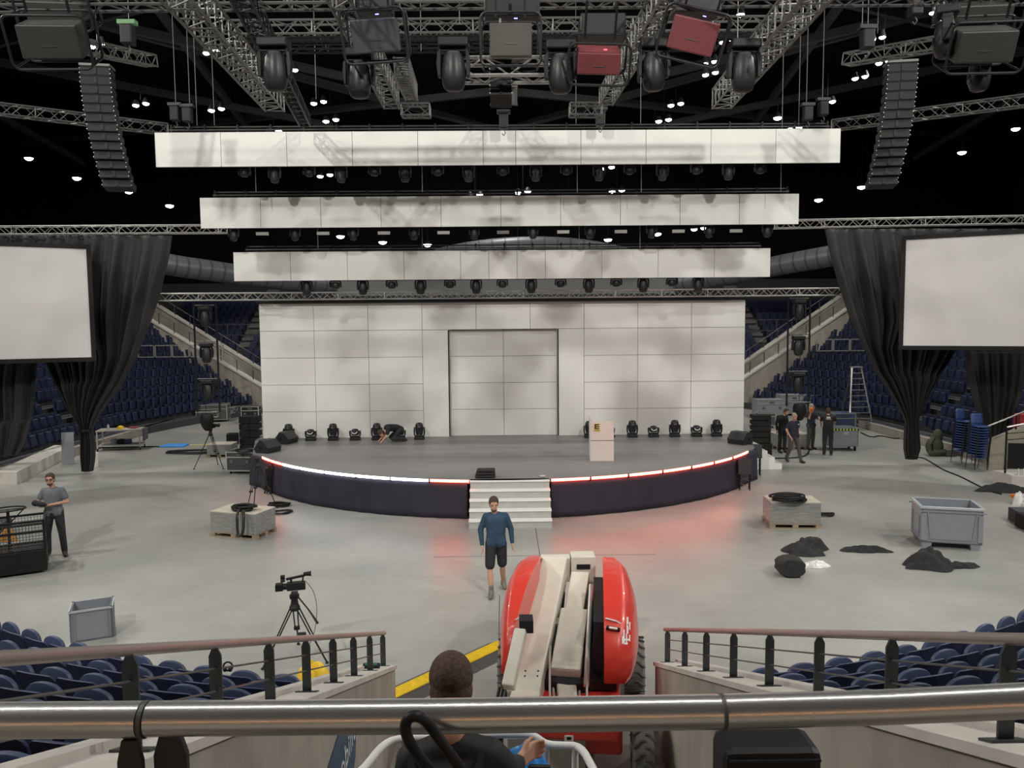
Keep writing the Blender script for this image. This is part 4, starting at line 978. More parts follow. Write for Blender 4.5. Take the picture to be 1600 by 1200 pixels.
MB().lathe([(.08, 0), (.15, .08), (.24, .30), (.24, .50), (.2, .62)], 16, sx=1, sy=.9).build('hood', BLK, t, smooth=True); MB().tube((-.4, 0, .68), (.4, 0, .68), .03, 6).build('rung', ALUD, t); MB().tube((-.02, 0, .62), (-.02, 0, 2.4), .012, 6).build('wire', BLK, t)
# flight cases
def case(px, py, W, D, H, rz, label, mat=None, z=0, wheels=True, latches=True):
    q = F(px, py, z); t = thing('flight_case', label, 'case', (q.x, q.y, z), rz=rz); b = .12 if wheels else 0
    MB().box((0, 0, b+(H-b)/2), (W, D, H-b)).build('body', mat or DGR, t, bevel=.01)
    m = MB()
    for sx in (-1, 1):
        for sy in (-1, 1): m.box((sx*W/2, sy*D/2, b+(H-b)/2), (.05, .05, H-b+.03))
    for zz in (b+.01, H-.01, b+(H-b)*.72):
        for sy in (-1, 1): m.box((0, sy*D/2, zz), (W, .04, .04))
        for sx in (-1, 1): m.box((sx*W/2, 0, zz), (.04, D, .04))
    m.build('edging', ALU, t)
    if latches:
        m = MB()
        for sx in (-.3, .3): m.box((sx*W, -D/2-.015, b+(H-b)*.5), (.12, .02, .12))
        m.box((0, -D/2-.015, b+(H-b)*.85), (.22, .02, .07)); m.build('latch', ALUD, t)
    if wheels:
        for sx in (-1, 1):
            for sy in (-1, 1): MB().lathe([(.05, -.02), (.05, .02)], 10, (sx*(W/2-.1), sy*(D/2-.1), .05), 'X').build('caster', BLK, t)
    return t
case(382, 738, .95, .75, .80, -.1, 'black flight case with silver edges left of the stage', pm('case_black', (.04, .045, .045), .5))
coil(382, 706, .82, .3, 41, 'cables lying on the silver edged flight case', 4, .02, DGR)
case(334, 658, 1.6, .9, .95, .15, 'pale topped grey case far left behind tripod', ALUD)
case(355, 645, 1.3, .8, 1.15, .05, 'dark equipment rack far left by the white wall', BLKP)
case(383, 643, 1.2, .8, 1.3, .0, 'stacked silver case beside the left end of white wall', ALUD)
heap(388, 640, .6, .4, .35, 0, 'heap of cables and gear beside the left end of white wall', 44, name='gear_heap', cat='cable').location.z = 1.3
case(393, 660, .9, .6, .9, .1, 'black road case next to the left edge of white wall', BLKP)
# PA stacks
def pa(px, py, n, W, D, h, rz, label):
    q = F(px, py); t = thing('speaker_stack', label, 'loudspeaker', tuple(q), rz=rz)
    for i in range(n):
        big = i < 2 and n > 5; w = W*(1.05 if big else .9); hh = h*(1.25 if big else 1)
        z0 = sum(h*(1.25 if j < 2 and n > 5 else 1) for j in range(i))
        c = MB().hexa([(-w/2, -D/2, z0+.01), (w/2, -D/2, z0+.01), (w/2, D/2, z0+.03), (-w/2, D/2, z0+.03), (-w/2, -D/2, z0+hh-.01), (w/2, -D/2, z0+hh-.01), (w/2, D/2, z0+hh-.05), (-w/2, D/2, z0+hh-.05)]).build('cabinet', GR, t, bevel=.01)
        MB().box((-w/2+.02, -D/2-.01, z0+hh/2), (.03, .02, hh*.6)).build('handle', DGR, c)
pa(393, 704, 5, .85, .7, .30, .05, 'stack of black loudspeakers left of the white wall'); pa(1187, 712, 7, .75, .8, .22, -.15, 'stack of black loudspeakers right of the white wall')
# black cloth bag / black tripods at left stage end
for i, (x, y) in enumerate([(402, 752), (425, 772)]):
    q = F(x, y); t = thing('music_stand', 'folded black stand bundle leaning at left stage end, %s' % ('rear' if i == 0 else 'front'), 'stand', (q.x, q.y, 0)); rg = random.Random(i)
    for k in range(9):
        x0 = rg.uniform(-.25, .25); MB().tube((x0, rg.uniform(-.1, .1), .02), (x0*.4+rg.uniform(-.1, .1), rg.uniform(-.05, .1), rg.uniform(.75, 1.05)), .018, 6).build('tube', BLK, t)
    MB().box((0, .05, .45), (.35, .06, .75), (.1, 0, .1)).build('desk', BLK, t)
q = F(391, 800); t, _ = tripod(405, 795, 1.25, .5, 'black empty tripod between pallet load and the stage', rz=.6)
for i, (x, y, h) in enumerate([(1163, 765, .85), (1180, 742, .95)]):
    q = F(x, y); t = thing('speaker_on_stand', 'small black speaker on black truss stand, %s of two at the right stage end' % ('nearer' if i == 0 else 'farther'), 'loudspeaker', (q.x, q.y, 0), rz=-.2)
    MB().hexa([(-.2, -.15, h-.35), (.2, -.15, h-.35), (.24, .2, h-.30), (-.24, .2, h-.30), (-.2, -.05, h+.12), (.2, -.05, h+.12), (.24, .25, h+.05), (-.24, .25, h+.05)]).build('cabinet', DGR, t, bevel=.01)
    for sx in (-.15, .15):
        for sy in (-.1, .15): MB().tube((sx, sy, 0), (sx, sy, h-.34), .02, 6).build('leg', BLK, t)
    m = MB()
    for z in (.1, .3, .5-.05): m.tube((-.15, -.1, z), (.15, -.1, z+.12), .008, 5); m.tube((.15, -.1, z), (-.15, -.1, z+.12), .008, 5); m.tube((-.15, .15, z), (-.15, -.1, z+.12), .008, 5)
    m.build('lacing', ALUD, t)
# work table at left
t = thing('work_trolley', 'wheeled work table with tools and helmet at far left', 'trolley', tuple(F(190, 702)), rz=.22)
MB().box((0, 0, .86), (1.75, .9, .05)).build('top', pm('worn_board', (.34, .33, .30), .7), t); MB().box((0, 0, .22), (1.7, .85, .04)).build('shelf', MATS['worn_board'], t)
for sx in (-1, 1):
    for sy in (-1, 1): MB().beam((sx*.83, sy*.41, .12), (sx*.83, sy*.41, .86), .05).build('leg', ALU, t); MB().lathe([(.06, -.02), (.06, .02)], 10, (sx*.83, sy*.41, .06), 'X').build('caster', BLK, t)
MB().box((.95, .1, .62), (.05, .8, .5)).build('end_panel', ALUD, t)
b = F(190, 702)
q = F(184, 665, .89); c = thing('safety_helmet', 'yellow safety helmet on the work trolley', 'helmet', (b.x+.0, b.y, .887)); MB().lathe([(.15, 0), (.145, .05), (.11, .11), (.05, .14), (.01, .145)], 14).build('shell', YEL, c, smooth=True); MB().lathe([(.19, 0), (.19, .012)], 14).build('brim', YEL, c)
tag(MB().box((0, 0, .03), (.35, .3, .06)).build('folder', pm('dull_red', (.35, .07, .06), .5), loc=(b.x+.45, b.y+.2, .887)), 'red folder lying on the work trolley', 'folder')
tag(MB().box((0, 0, .006), (.3, .22, .01)).build('paper', WHT, loc=(b.x+.3, b.y-.1, .887)), 'white paper sheet on the work trolley', 'paper')
tag(MB().lathe([(.05, 0), (.05, .16), (.02, .2), (.02, .23)], 12).build('bottle', pm('clear_bottle', (.5, .52, .52), .2), loc=(b.x-.45, b.y-.15, .887), smooth=True), 'clear bottle on the left end of work trolley', 'bottle')
for i in range(3): tag(MB().box((0, 0, .1), (.2, .3, .2)).build('tool_box', [PLAS, BLKP, pm('dark_blue_plastic', (.04, .05, .15), .5)][i], loc=(b.x-.3+.3*i, b.y+.0, .242), bevel=.01), ['grey', 'black', 'dark blue'][i]+' tool box on the lower trolley shelf', 'box')
# leaning panel, bins, mat
t = thing('metal_panel', 'grey ribbed panel leaning at the far left stand', 'panel', tuple(F(106, 726)), rz=.3); m = MB(); m.box((0, .12, .62), (.42, .05, 1.22), (-.15, 0, 0)); m.build('sheet', PLAS, t)
m = MB(); 
for r_ in range(4):
    for c in range(2): m.box((-.09+.18*c, .08-.0+.04*r_-.02, .2+.28*r_), (.15, .03, .22), (-.15, 0, 0))
m.build('pocket', DGR, t)
t = tag(MB().lathe([(.12, 0), (.14, .5), (.15, .52)], 14).build('waste_bin', WHT, loc=tuple(F(148, 729)), smooth=True), 'small white bin behind the left curtain tail', 'bin')
tag(MB().box((0, 0, .03), (1.05, .75, .06)).build('floor_mat', BLUE, loc=tuple(F(273, 697)), bevel=.02), 'bright blue mat on the floor at left', 'mat')
a, b = F(296, 696), F(362, 695); tag(MB().beam((0, 0, .02), b-a+Vector((0, 0, .02)), .14, .03).build('yellow_strip', pm('pale_yellow', (.62, .55, .25), .6), loc=tuple(a)), 'pale yellow cable strip on the floor beside blue mat', 'strip')
tag(MB().box((0, 0, .25), (.5, .4, .5), (0, 0, .2)).build('black_bag', BLK, loc=tuple(F(364, 694)), bevel=.06), 'black bag on the floor left of speaker stack', 'bag')
# low concrete step at left
a, b, c = F(0, 757), F(27, 757), F(112, 712); struct(MB().prism([(a.x-4, a.y), (b.x, b.y), (c.x, c.y), (c.x-.8, c.y+.2), (b.x-.9, b.y+.55), (a.x-4, a.y+.55)], 0, .42).build('low_platform', CONL))
# black cage with steering handle (lower left)
t = thing('mesh_cage', 'black wire mesh cage trolley at the left edge', 'cage', tuple(F(74, 893)-Matrix.Rotation(.5, 3, 'Z') @ Vector((.52, -.06, 0))), rz=.5)
W, D = 1.05, 1.25; z0, z1, H = .05, .50, 1.12
MB().box((.0, .25, (z0+z1)/2), (W, D*.6, z1-z0)).build('tray', BLK, t, bevel=.01)
m = MB()
for sx in (-1, 1):
    for y in (-D*.05, D*.55): m.beam((sx*(W/2-.02), y, z0), (sx*(W/2-.02), y, H), .05)
for z in (H, H*.80, z1):
    for sx in (-1, 1): m.beam((sx*(W/2-.02), -D*.05, z), (sx*(W/2-.02), D*.55, z), .045)
    for y in (-D*.05, D*.55): m.beam((-W/2, y, z), (W/2, y, z), .045)
m.build('frame', BLK, t)
m = MB()
for y in (-D*.05, D*.55):
    for i in range(17): x = -W/2+.05+i*(W-.1)/16; m.tube((x, y, z1), (x, y, H), .004, 4, cap=False)
    for i in range(10): z = z1+i*(H-z1)/10; m.tube((-W/2, y, z), (W/2, y, z), .004, 4, cap=False)
for sx in (-1, 1):
    for i in range(12): y = -D*.05+i*D*.6/12; m.tube((sx*(W/2-.02), y, z1), (sx*(W/2-.02), y, H), .004, 4, cap=False)
    for i in range(10): z = z1+i*(H-z1)/10; m.tube((sx*(W/2-.02), -D*.05, z), (sx*(W/2-.02), D*.55, z), .004, 4, cap=False)
m.build('mesh', ALUD, t)
m = MB(); m.tube((-.15, .25, .5), (-.15, .25, 1.35), .03, 8); m.path([(-.15+.33*math.cos(2*PI*i/24), .25+.25*math.sin(2*PI*i/24), 1.38) for i in range(24)], .018, 6, closed=True); m.tube((-.45, .25, 1.37), (.15, .25, 1.37), .012, 6); m.tube((-.15, .25, 1.05), (.15, .2, 1.37), .014, 6)
m.build('steering_handle', BLK, t)
b = F(20, 885); o = heap(14, 850, .16, .12, .3, 0, 'orange bag inside the black mesh cage', 51, pm('orange_bag', (.75, .35, .05), .6), 'orange_bag', cat='bag'); o.location = (b.x-.22, b.y+.25, .5)
# right side things
case(1201, 652, 1.5, .9, 1.0, .02, 'grey case at the back right of the white wall', PLAS); case(1236, 648, 1.4, .9, 1.15, .0, 'large grey container far right behind the people', PLAS)
case(1196, 668, .8, .5, .75, .0, 'silver rack case beside right end of white wall', ALUD); case(1281, 648, 1.4, .8, 1.15, 0, 'black open case with white sticker far right', BLK, wheels=False)
t = thing('open_lid', 'silver tilted lid on the far right black case', 'lid', tuple(P(1301, 628, 42.5))); MB().box((0, 0, 0), (.9, .6, .04), (.5, .2, .3)).build('lid', ALU, t); MB().tube((0, 0, -.3), (0, 0, 0), .02, 6).build('stay', ALUD, t)
case(1314, 672, 1.0, .8, .85, 0, 'blue case beside the stepladder', pm('dull_blue', (.06, .09, .18), .5), wheels=False)
t = thing('wheeled_bin', 'grey wheeled bin with black and yellow striped edge', 'bin', tuple(F(1312, 702)), rz=-.1)
W, D, H = 1.15, .9, .92
m = MB()
for s in (-1, 1): m.box((0, s*(D/2-.02), .18+(H-.18)/2), (W, .04, H-.18)); m.box((s*(W/2-.02), 0, .18+(H-.18)/2), (.04, D, H-.18))
m.box((0, 0, .2), (W, D, .04)); m.build('walls', PLAS, t, bevel=.01)
m = MB()
for i in range(9): m.box((-W/2+.07+i*.125, -D/2-.004, H-.05), (.06, .012, .07), (0, .5, 0))
MB().box((0, -D/2+.0, H-.05), (W, .012, .09)).build('warning_band', BLK, t); m.build('yellow_stripe', pm('lime_yellow', (.6, .65, .1), .5), t)
MB().box((.1, -D/2-.006, H-.2), (.2, .01, .13)).build('label_sheet', ALU, t)
for sx in (-1, 1):
    for sy in (-1, 1): MB().lathe([(.09, -.025), (.09, .025)], 12, (sx*(W/2-.1), sy*(D/2-.1), .09), 'X').build('caster', BLK, t)
# stepladder
q = F(1346, 672); t = thing('stepladder', 'tall aluminium stepladder by the right hand stand', 'ladder', (q.x, q.y, 0), rz=.1)
H = 3.0
for s in (-1, 1):
    MB().beam((s*.62, -.0, 0), (s*.24, .55, H), .07, .04).build('stile', ALU, t); MB().beam((s*.50, 1.15, 0), (s*.22, .62, H), .06, .04).build('rear_stile', ALUD, t)
for i in range(10):
    f = (i+1)/11; w = .62+(.24-.62)*f; MB().box((0, .55*f, H*f), (2*w, .09, .03)).build('rung', ALU, t)
m = MB()
for i in range(7): f = (i+1)/8; w = .5+(.22-.5)*f; m.box((0, 1.15-.53*f, H*f), (2*w, .04, .03))
m.build('rear_rung', ALUD, t); MB().box((0, .58, H+.01), (.5, .3, .05)).build('cap', ALU, t)
# stacks of chairs
CHB = pm('chair_blue', (.05, .09, .26), .45); CHD = pm('chair_dark', (.03, .045, .11), .5)
ch0 = None
def mkchair():
    t = thing('stacking_chair', 'x', 'chair')
    m = MB(); m.grid(lambda u, v: ((u-.5)*.44, -.2+.40*v, .44-.02*math.sin(PI*u)), 6, 4); m.build('seat', CHB, t, solid=.03, smooth=True, fix=False)
    m = MB(); m.grid(lambda u, v: ((u-.5)*(.44-.06*v**4), .21+.05*v-.03*math.sin(PI*u), .50+.36*v), 6, 5); m.build('backrest', CHB, t, solid=.03, smooth=True, fix=False)
    for s in (-1, 1):
        MB().path([(s*.23, -.2, .43), (s*.235, -.22, 0)], .012, 6).build('leg', DGR, t); MB().path([(s*.23, .24, .80), (s*.23, .2, .44), (s*.235, .26, 0)], .012, 6).build('leg', DGR, t)
    return t
ch0 = mkchair(); uc = False
for nm, px, py, n, rz in (('nearer', 1532, 735, 13, .08), ('farther', 1508, 724, 13, .3)):
    b = F(px, py)
    for i in range(n):
        loc = (b.x, b.y+.22-.012*i, .092*i); lab = 'blue stacking chair in the %s stack at right, %s from the bottom' % (nm, ORD[i])
        if not uc: o = ch0; uc = True; o.location = loc; o.rotation_euler = (0, 0, rz); o['label'] = lab
        else: o = dup(ch0, loc, rz, lab)
        o['group'] = 'chairs in the %s stack' % nm
# green backpack
q = F(1462, 712); t = thing('backpack', 'dark green bag standing beside the right curtain tail', 'bag', (q.x, q.y, 0)); m = MB(); gm = pm('olive', (.05, .065, .035), .8)
m.ell((0, .1, .34), (.34, .26, .40), 14); m.ell((.1, .1, .72), (.2, .18, .32), 12); m.cap((-.2, -.1, .12), (.3, -.1, .12), .14, .12); m.build('body', gm, t, remesh=.03)
MB().path([(-.2, -.15, .2), (-.28, -.2, .5), (-.1, -.1, .7)], .03, 6).build('strap', BLK, t); 
tag(MB().box((0, 0, .14), (.42, .3, .27)).build('small_case', ALUD, loc=tuple(q+Vector((.48, -.12, 0))), bevel=.03), 'small grey case lying beside the dark green bag', 'case')
# right vomitory walls and platform
a = F(1545, 733); b = F(1583, 733); zt = P(1545, 690, a.y).z; b2 = P(1600, 674, a.y)
struct(MB().hexa([(a.x, a.y, 0), (a.x+4, a.y, 0), (a.x+4, a.y+.3, 0), (a.x, a.y+.3, 0), (a.x, a.y, zt), (a.x+4, a.y, zt+1.6), (a.x+4, a.y+.3, zt+1.6), (a.x, a.y+.3, zt)]).build('gangway_wall', pm('concrete_warm', (.42, .39, .31), .8, var=.08)))
t = thing('handrail', 'silver handrail on the concrete wall right of the chair stacks', 'railing', (a.x, a.y+.15, zt)); MB().tube((-.05, 0, .5), (4, 0, 2.1), .03, 8).build('rail', ALU, t)
for i in range(4): MB().tube((i*1.0, 0, i*.4), (i*1.0, 0, i*.4+.52), .025, 6).build('post', BLK, t)
tag(MB().box((0, 0, .3), (.5, .4, .6)).build('red_box', pm('faded_red', (.45, .05, .06), .5), loc=tuple(P(1598, 672, a.y+1.2)), bevel=.03), 'red box at right edge behind concrete wall', 'box')
a = F(1580, 764); struct(MB().prism([(a.x, a.y), (a.x+3.5, a.y-2.2), (a.x+3.5, a.y+1.2), (a.x, a.y+.9)], 0, .42).build('low_platform', CONL))
t = thing('platform_rail', 'black barred gate with silver top rail at right edge', 'railing', (a.x+.05, a.y+.4, .42)); MB().tube((0, 0, 1.45), (2.5, -.6, 2.1), .03, 8).build('rail', ALU, t)
for x in (0, 1.0, 2.0): MB().tube((x, -.24*x, 0), (x, -.24*x, 1.45+.26*x), .03, 6).build('post', BLK, t)
for z in (1.05, 1.25): MB().tube((0, 0, z), (2.5, -.6, z+.3), .015, 6).build('bar', BLK, t)
MB().box((.9, -.2, .55), (1.7, .06, .8), (0, 0, -.24)).build('panel', BLK, t)
for i in range(4):
    tag(MB().lathe([(.035, 0), (.035, .14), (.015, .19), (.015, .22)], 10).build('water_bottle', pm('clear_bottle', (.5, .52, .52), .2), loc=(a.x+.22+.11*i, a.y+.02-.06*i, .42), smooth=True), 'clear water bottle on right edge platform, %s from the left' % ORD[i], 'bottle', 'water bottles on the platform')

q = P(356, 1035, 9.0); t = thing('headphones', 'black round headset lying on the left front block seats', 'headphones', (q.x, q.y, q.z-.05), scale=.6); MB().path([(.09*math.cos(2*PI*i/20), 0, .09*math.sin(2*PI*i/20)) for i in range(20)], .018, 8, closed=True).build('band', BLK, t, smooth=True); MB().ell((-.05, -.03, -.05), (.045, .03, .05), 10).build('ear_cup', BLKP, t, smooth=True); MB().ell((.05, -.03, -.05), (.045, .03, .05), 10).build('ear_cup', BLKP, t, smooth=True)
# ------------------------------------------------------------------ boom lift
LC = Vector((.80, 9.6, 0)); LR = -.12
lift = thing('boom_lift', 'red and cream articulated boom lift parked in the aisle', 'boom lift', tuple(LC))
LM = Matrix.Rotation(LR, 4, 'Z')
def lm_(): m = MB(); m.m = LM.copy(); return m
def W2(px, py, Y): return P(px, py, Y)-LC
# wheels
for sx in (-1, 1):
    for sy in (-1, 1):
        c = LM @ Vector((sx*.89, sy*1.08+.0, .375))
        m = MB(); m.m = Matrix.Translation(c) @ LM
        m.lathe([(.20, -.135), (.33, -.135), (.365, -.10), (.37, 0), (.365, .10), (.33, .135), (.20, .135)], 30, axis='X'); w = m.build('wheel', RUB, lift, smooth=True)
        m = MB(); m.m = Matrix.Translation(c) @ LM
        for i in range(18):
            for s in (-1, 1):
                a = 2*PI*(i+(.5 if s > 0 else 0))/18; p = []
                for x, da in ((.0, 0), (s*.05, 0.02), (s*.075, .10), (s*.135, .20)): p.append(Vector((x, .378*math.cos(a+da), .378*math.sin(a+da))))
                m.path(p, .016, 4)
        m.build('tread', pm('tread_rubber', (.075, .07, .068), .8), w)
        m = MB(); m.m = Matrix.Translation(c) @ LM; m.lathe([(.19, -.10), (.19, .10)], 16, axis='X'); m.lathe([(.06, -.14), (.06, .14)], 10, axis='X'); m.build('hub', WHT, w)
# chassis
m = lm_(); m.box((0, 0, .52), (1.30, 2.5, .34)); m.box((0, -1.2, .72), (1.2, .5, .22)); m.build('chassis', RED, lift, bevel=.04)
m = lm_(); m.lathe([(.5, .66), (.52, .70), (.52, .82), (.45, .86)], 28); m.build('turntable', BLKP, lift)
m = lm_(); m.box((0, .35, .78), (1.2, 1.6, .1)); m.build('turntable_deck', BLKP, lift)
# red covers: lofted along Y
def cover(side):
    secs = []
    for y, z0, z1, xo, xi in [(-.62, .95, 1.12, .66, .46), (-.55, .86, 1.36, .76, .45), (-.30, .82, 1.58, .84, .45), (.15, .80, 1.76, .90, .45), (.6, .80, 1.86, .91, .45), (1.0, .80, 1.88, .88, .45), (1.35, .84, 1.84, .76, .45), (1.55, .92, 1.74, .62, .45)]:
        if side < 0: xi = .66-.21*min(1, max(0, (y+.6)/1.6)); xo = max(xo, xi+.14)
        q = []
        n = 8; cz = z1-(xo-xi)*.9
        pts = [(xi, z0), (xi, z1)]
        for k in range(n): a = PI/2-(k+.5)/n*PI/2; pts.append((xi+(xo-xi)*(.45+.55*math.cos(a)), max(z0+.05, z1-.0-(z1-z0)*.62*(1-math.sin(a)))))
        pts += [(xo, z0+(z1-z0)*.25), (xo-.06, z0)]
        secs.append([(side*x, y, z) for x, z in pts])
    m = lm_(); m.loft(secs); return m.build('engine_cover' if side > 0 else 'battery_cover', RED, lift, smooth=True)
for s in (1, -1):
    c = cover(s)
    m = lm_(); m.path([(s*.47, -.33, 1.585), (s*.60, -.35, 1.56), (s*.70, -.33, 1.50)], .010, 6); m.build('handle_line', WHT, c)
c = [o for o in lift.children if o.name.startswith('engine_cover')][0]
m = lm_(); m.box((.56, -.44, 1.50), (.17, .05, .03), (-.9, .15, 0)); m.build('vent_plate', BLK, c); m = lm_(); m.box((.56, -.455, 1.51), (.10, .03, .02), (-.9, .15, 0)); m.build('badge', WHT, c)
def on_cover(y, z, dx=0): return (.915+dx, y, z)
bpy.context.view_layer.update()
def decal(o, polys, name, mat, n=8):
    m = MB(); inv = o.matrix_world.inverted()
    for (x0, y0, x1, y1) in polys:
        dx, dy = (x1-x0)/n, (y1-y0)/n
        for i in range(n):
            for k in range(n):
                q = []
                for ax, ay in ((i, k), (i+1, k), (i+1, k+1), (i, k+1)):
                    d = ray(x0+ax*dx, y0+ay*dy).normalized(); ok, loc, nor, _ = o.ray_cast(inv @ Vector((0, 0, CAMZ)), (inv.to_3x3() @ d).normalized())
                    if not ok: q = None; break
                    q.append(loc-(inv.to_3x3() @ d).normalized()*.006)
                if q: m._add(q, [(0, 1, 2, 3)])
    if m.v: return m.build(name, mat, o, fix=False)
decal(c, [(979, 964, 982, 990), (974, 984, 976, 1004), (976, 998, 984, 1001), (978, 990, 980, 1006), (983, 992, 985, 1002), (972, 994, 974, 1006), (975, 1004, 981, 1007), (983, 972, 985, 984)], 'white_logo', WHT, 3)
# booms
def bm_(pa, pb, w, h, name, mat=CREAM, par=lift, bev=.02):
    m = MB(); m.beam(pa, pb, w, h); o = m.build(name, mat, par, bevel=bev); return o
dn = Vector((0, 0, -.17))
A = W2(868, 866, 11.2)+dn; B = W2(818, 1078, 8.85)+dn
o = bm_(A, B, .37, .34, 'upper_boom')
MB().beam(A.lerp(B, .93)+Vector((0, 0, .012)), B+Vector((0, 0, .012)), .39, .35).build('boom_collar', CREAM, o, bevel=.01)
for px, py in ((821, 1052), (841, 1052), (820, 1060), (840, 1060)): 
    q = W2(px, py, 8.98); MB().ell(tuple(q+Vector((0, 0, .03))), (.012, .012, .012), 6).build('bolt', DGR, o)
for y in (905, 945, 1005):
    q = W2(858-(y-905)*.23, y, 11.2+(8.85-11.2)*(y-866)/212*1.0); MB().box(tuple(q), (.02, .16, .008), (.38, 0, 0)).build('slot', DGR, o)
bm_(W2(846, 880, 11.15)+dn*.8, W2(832, 948, 10.35)+dn*.8, .10, .22, 'side_plate')
bm_(A+Vector((0, .12, -.05)), A+Vector((0, -.05, -.05)), .44, .38, 'boom_end')
a2 = W2(907, 888, 10.95)+dn; b2 = W2(884, 1040, 9.2)+dn
bm_(a2, b2, .26, .30, 'lower_boom'); mid = a2.lerp(b2, .42); o = bm_(mid+Vector((0, 0, .004)), b2+Vector((0, 0, .01)), .37, .32, 'lower_boom_sleeve')
hs = W2(910, 864, 11.25); MB().box(tuple(hs+Vector((0, 0, -.22))), (.36, .30, .42)).build('boom_pivot', CREAM, lift, bevel=.015)
MB().box(tuple(hs+Vector((0, -.155, -.16))), (.20, .02, .07)).build('pivot_slot', BLK, lift)
for s in (-1, 1): bm_(b2+Vector((s*.16, 0, -.1)), b2+Vector((s*.14, -.75, -.42)), .03, .10, 'link_arm')
bm_(b2+Vector((0, -.05, -.10)), b2+Vector((0, -.35, -.22)), .24, .20, 'boom_bracket')
MB().beam(b2+Vector((0, -.35, -.25)), b2+Vector((0, -.8, -.5)), .22, .2).build('dark_block', BLKP, lift)
bm_(W2(814, 975, 9.05)+dn*.5, W2(794, 1064, 8.5)+dn*.5, .145, .14, 'control_tray'); 
MB().box(tuple(W2(822, 962, 9.15)+dn*.6), (.17, .22, .16)).build('tray_box', BLKP, lift, bevel=.01)
for i in range(4): q = W2(780+6*i, 1066, 9.1)+dn*.5; MB().path(smoothp([q, q+Vector((-.02, -.15, -.02)), q+Vector((-.08, -.4, -.25)), q+Vector((-.15, -.7, -.3))]), .02, 8).build('hydraulic_hose', BLK, lift, smooth=True)
for x0, x1, r_ in ((880, 872, .03), (922, 915, .035), (929, 922, .025)): MB().tube(W2(x0, 905, 10.8)+Vector((0, 0, -.2)), W2(x1-8, 1080, 9.0)+Vector((0, 0, -.18)), r_, 10).build('hydraulic_cylinder', ALU if r_ > .03 else BLKP, lift, smooth=True)
for x in (860, 918): MB().path([W2(x, 1010, 9.5), W2(x-1, 1030, 9.25), W2(x-1, 1090, 8.7)], .014, 8).build('guard_tube', ALU, lift, smooth=True)
m = lm_(); m.box((.40, .55, 1.15), (.16, 1.7, .75)); m.build('engine_block', BLKP, lift); MB().tube(W2(924, 915, 10.3), W2(916, 1072, 8.95), .034, 10).build('hydraulic_cylinder', ALU, lift, smooth=True)
MB().box(tuple(W2(867, 925, 10.6)+dn*1.4), (.07, 1.5, .12), (.38, 0, 0)).build('link_bar', BLKP, lift); MB().box(tuple(W2(870, 965, 10.1)+dn*.4), (.12, .12, .06), (.38, 0, 0)).build('clamp', CREAM, lift)
# tower leg and jib towards the basket
bm_(W2(822, 1076, 8.8)+dn, W2(812, 1110, 8.3)+dn, .34, .32, 'jib_joint')
bm_(W2(812, 1110, 8.3)+dn, W2(806, 1165, 5.2)+dn*2.0, .17, .17, 'jib')
m = MB(); m.box(tuple(W2(886, 1190, 8.25)), (.40, .1, .62)); m.build('lower_panel', pm('panel_grey', (.36, .35, .32), .5), lift)
q = W2(889, 1160, 8.15); MB().box(tuple(q), (.10, .01, .16)).build('warning_label', WHT, lift); MB().box(tuple(q+Vector((0, -.008, 0))), (.08, .004, .015)).build('red_line', RED, lift); MB().box(tuple(q+Vector((0, -.008, .05))), (.05, .004, .03)).build('pictogram', BLK, lift)
# basket
bk = P(0, 0, 3).copy()
fz = 2.02; zr = 3.13
def BX(px, py, z=zr): return F(px, py, z)-LC
m = []
tl = lambda pts, r=.019, nm='basket_rail': MB().path(smoothp([tuple(p) for p in pts]), r, 10).build(nm, WHT, lift, smooth=True)
a1 = BX(632, 1153); a0 = BX(566, 1205)
tl([a0+(a0-a1)*.6, a0, BX(600, 1160), a1, a1+Vector((.22, .0, 0))])
tl([a1, a1+Vector((-.03, -.04, -.3)), a1+Vector((-.1, -.1, -1.1))], .017, 'basket_post')
r0 = BX(818, 1147, 3.17); r1 = BX(853, 1164); r2 = BX(908, 1166); r3 = BX(926, 1200)
tl([r0+Vector((-.25, 0, 0)), r0, BX(836, 1150, 3.16), r1, BX(880, 1165), r2, r3, r3+(r3-r2)*1.2])
tl([r2+Vector((-.03, 0, 0)), r2+Vector((-.03, 0, -1.1))], .017, 'basket_post'); tl([r1, r1+Vector((.0, 0, -1.1))], .017, 'basket_post')
tl([a1+Vector((.2, 0, 0)), r0+Vector((-.25, 0, 0))])
bc = Vector(((a0.x+r3.x)/2, a1.y-.45, 0)); MB().box((bc.x, bc.y, fz-.03), (1.15, .9, .05)).build('basket_floor', ALUD, lift)
MB().box(tuple(F(812, 1165, 3.0)-LC), (.14, .12, .16)).build('control_panel', CREAM, lift, bevel=.01)
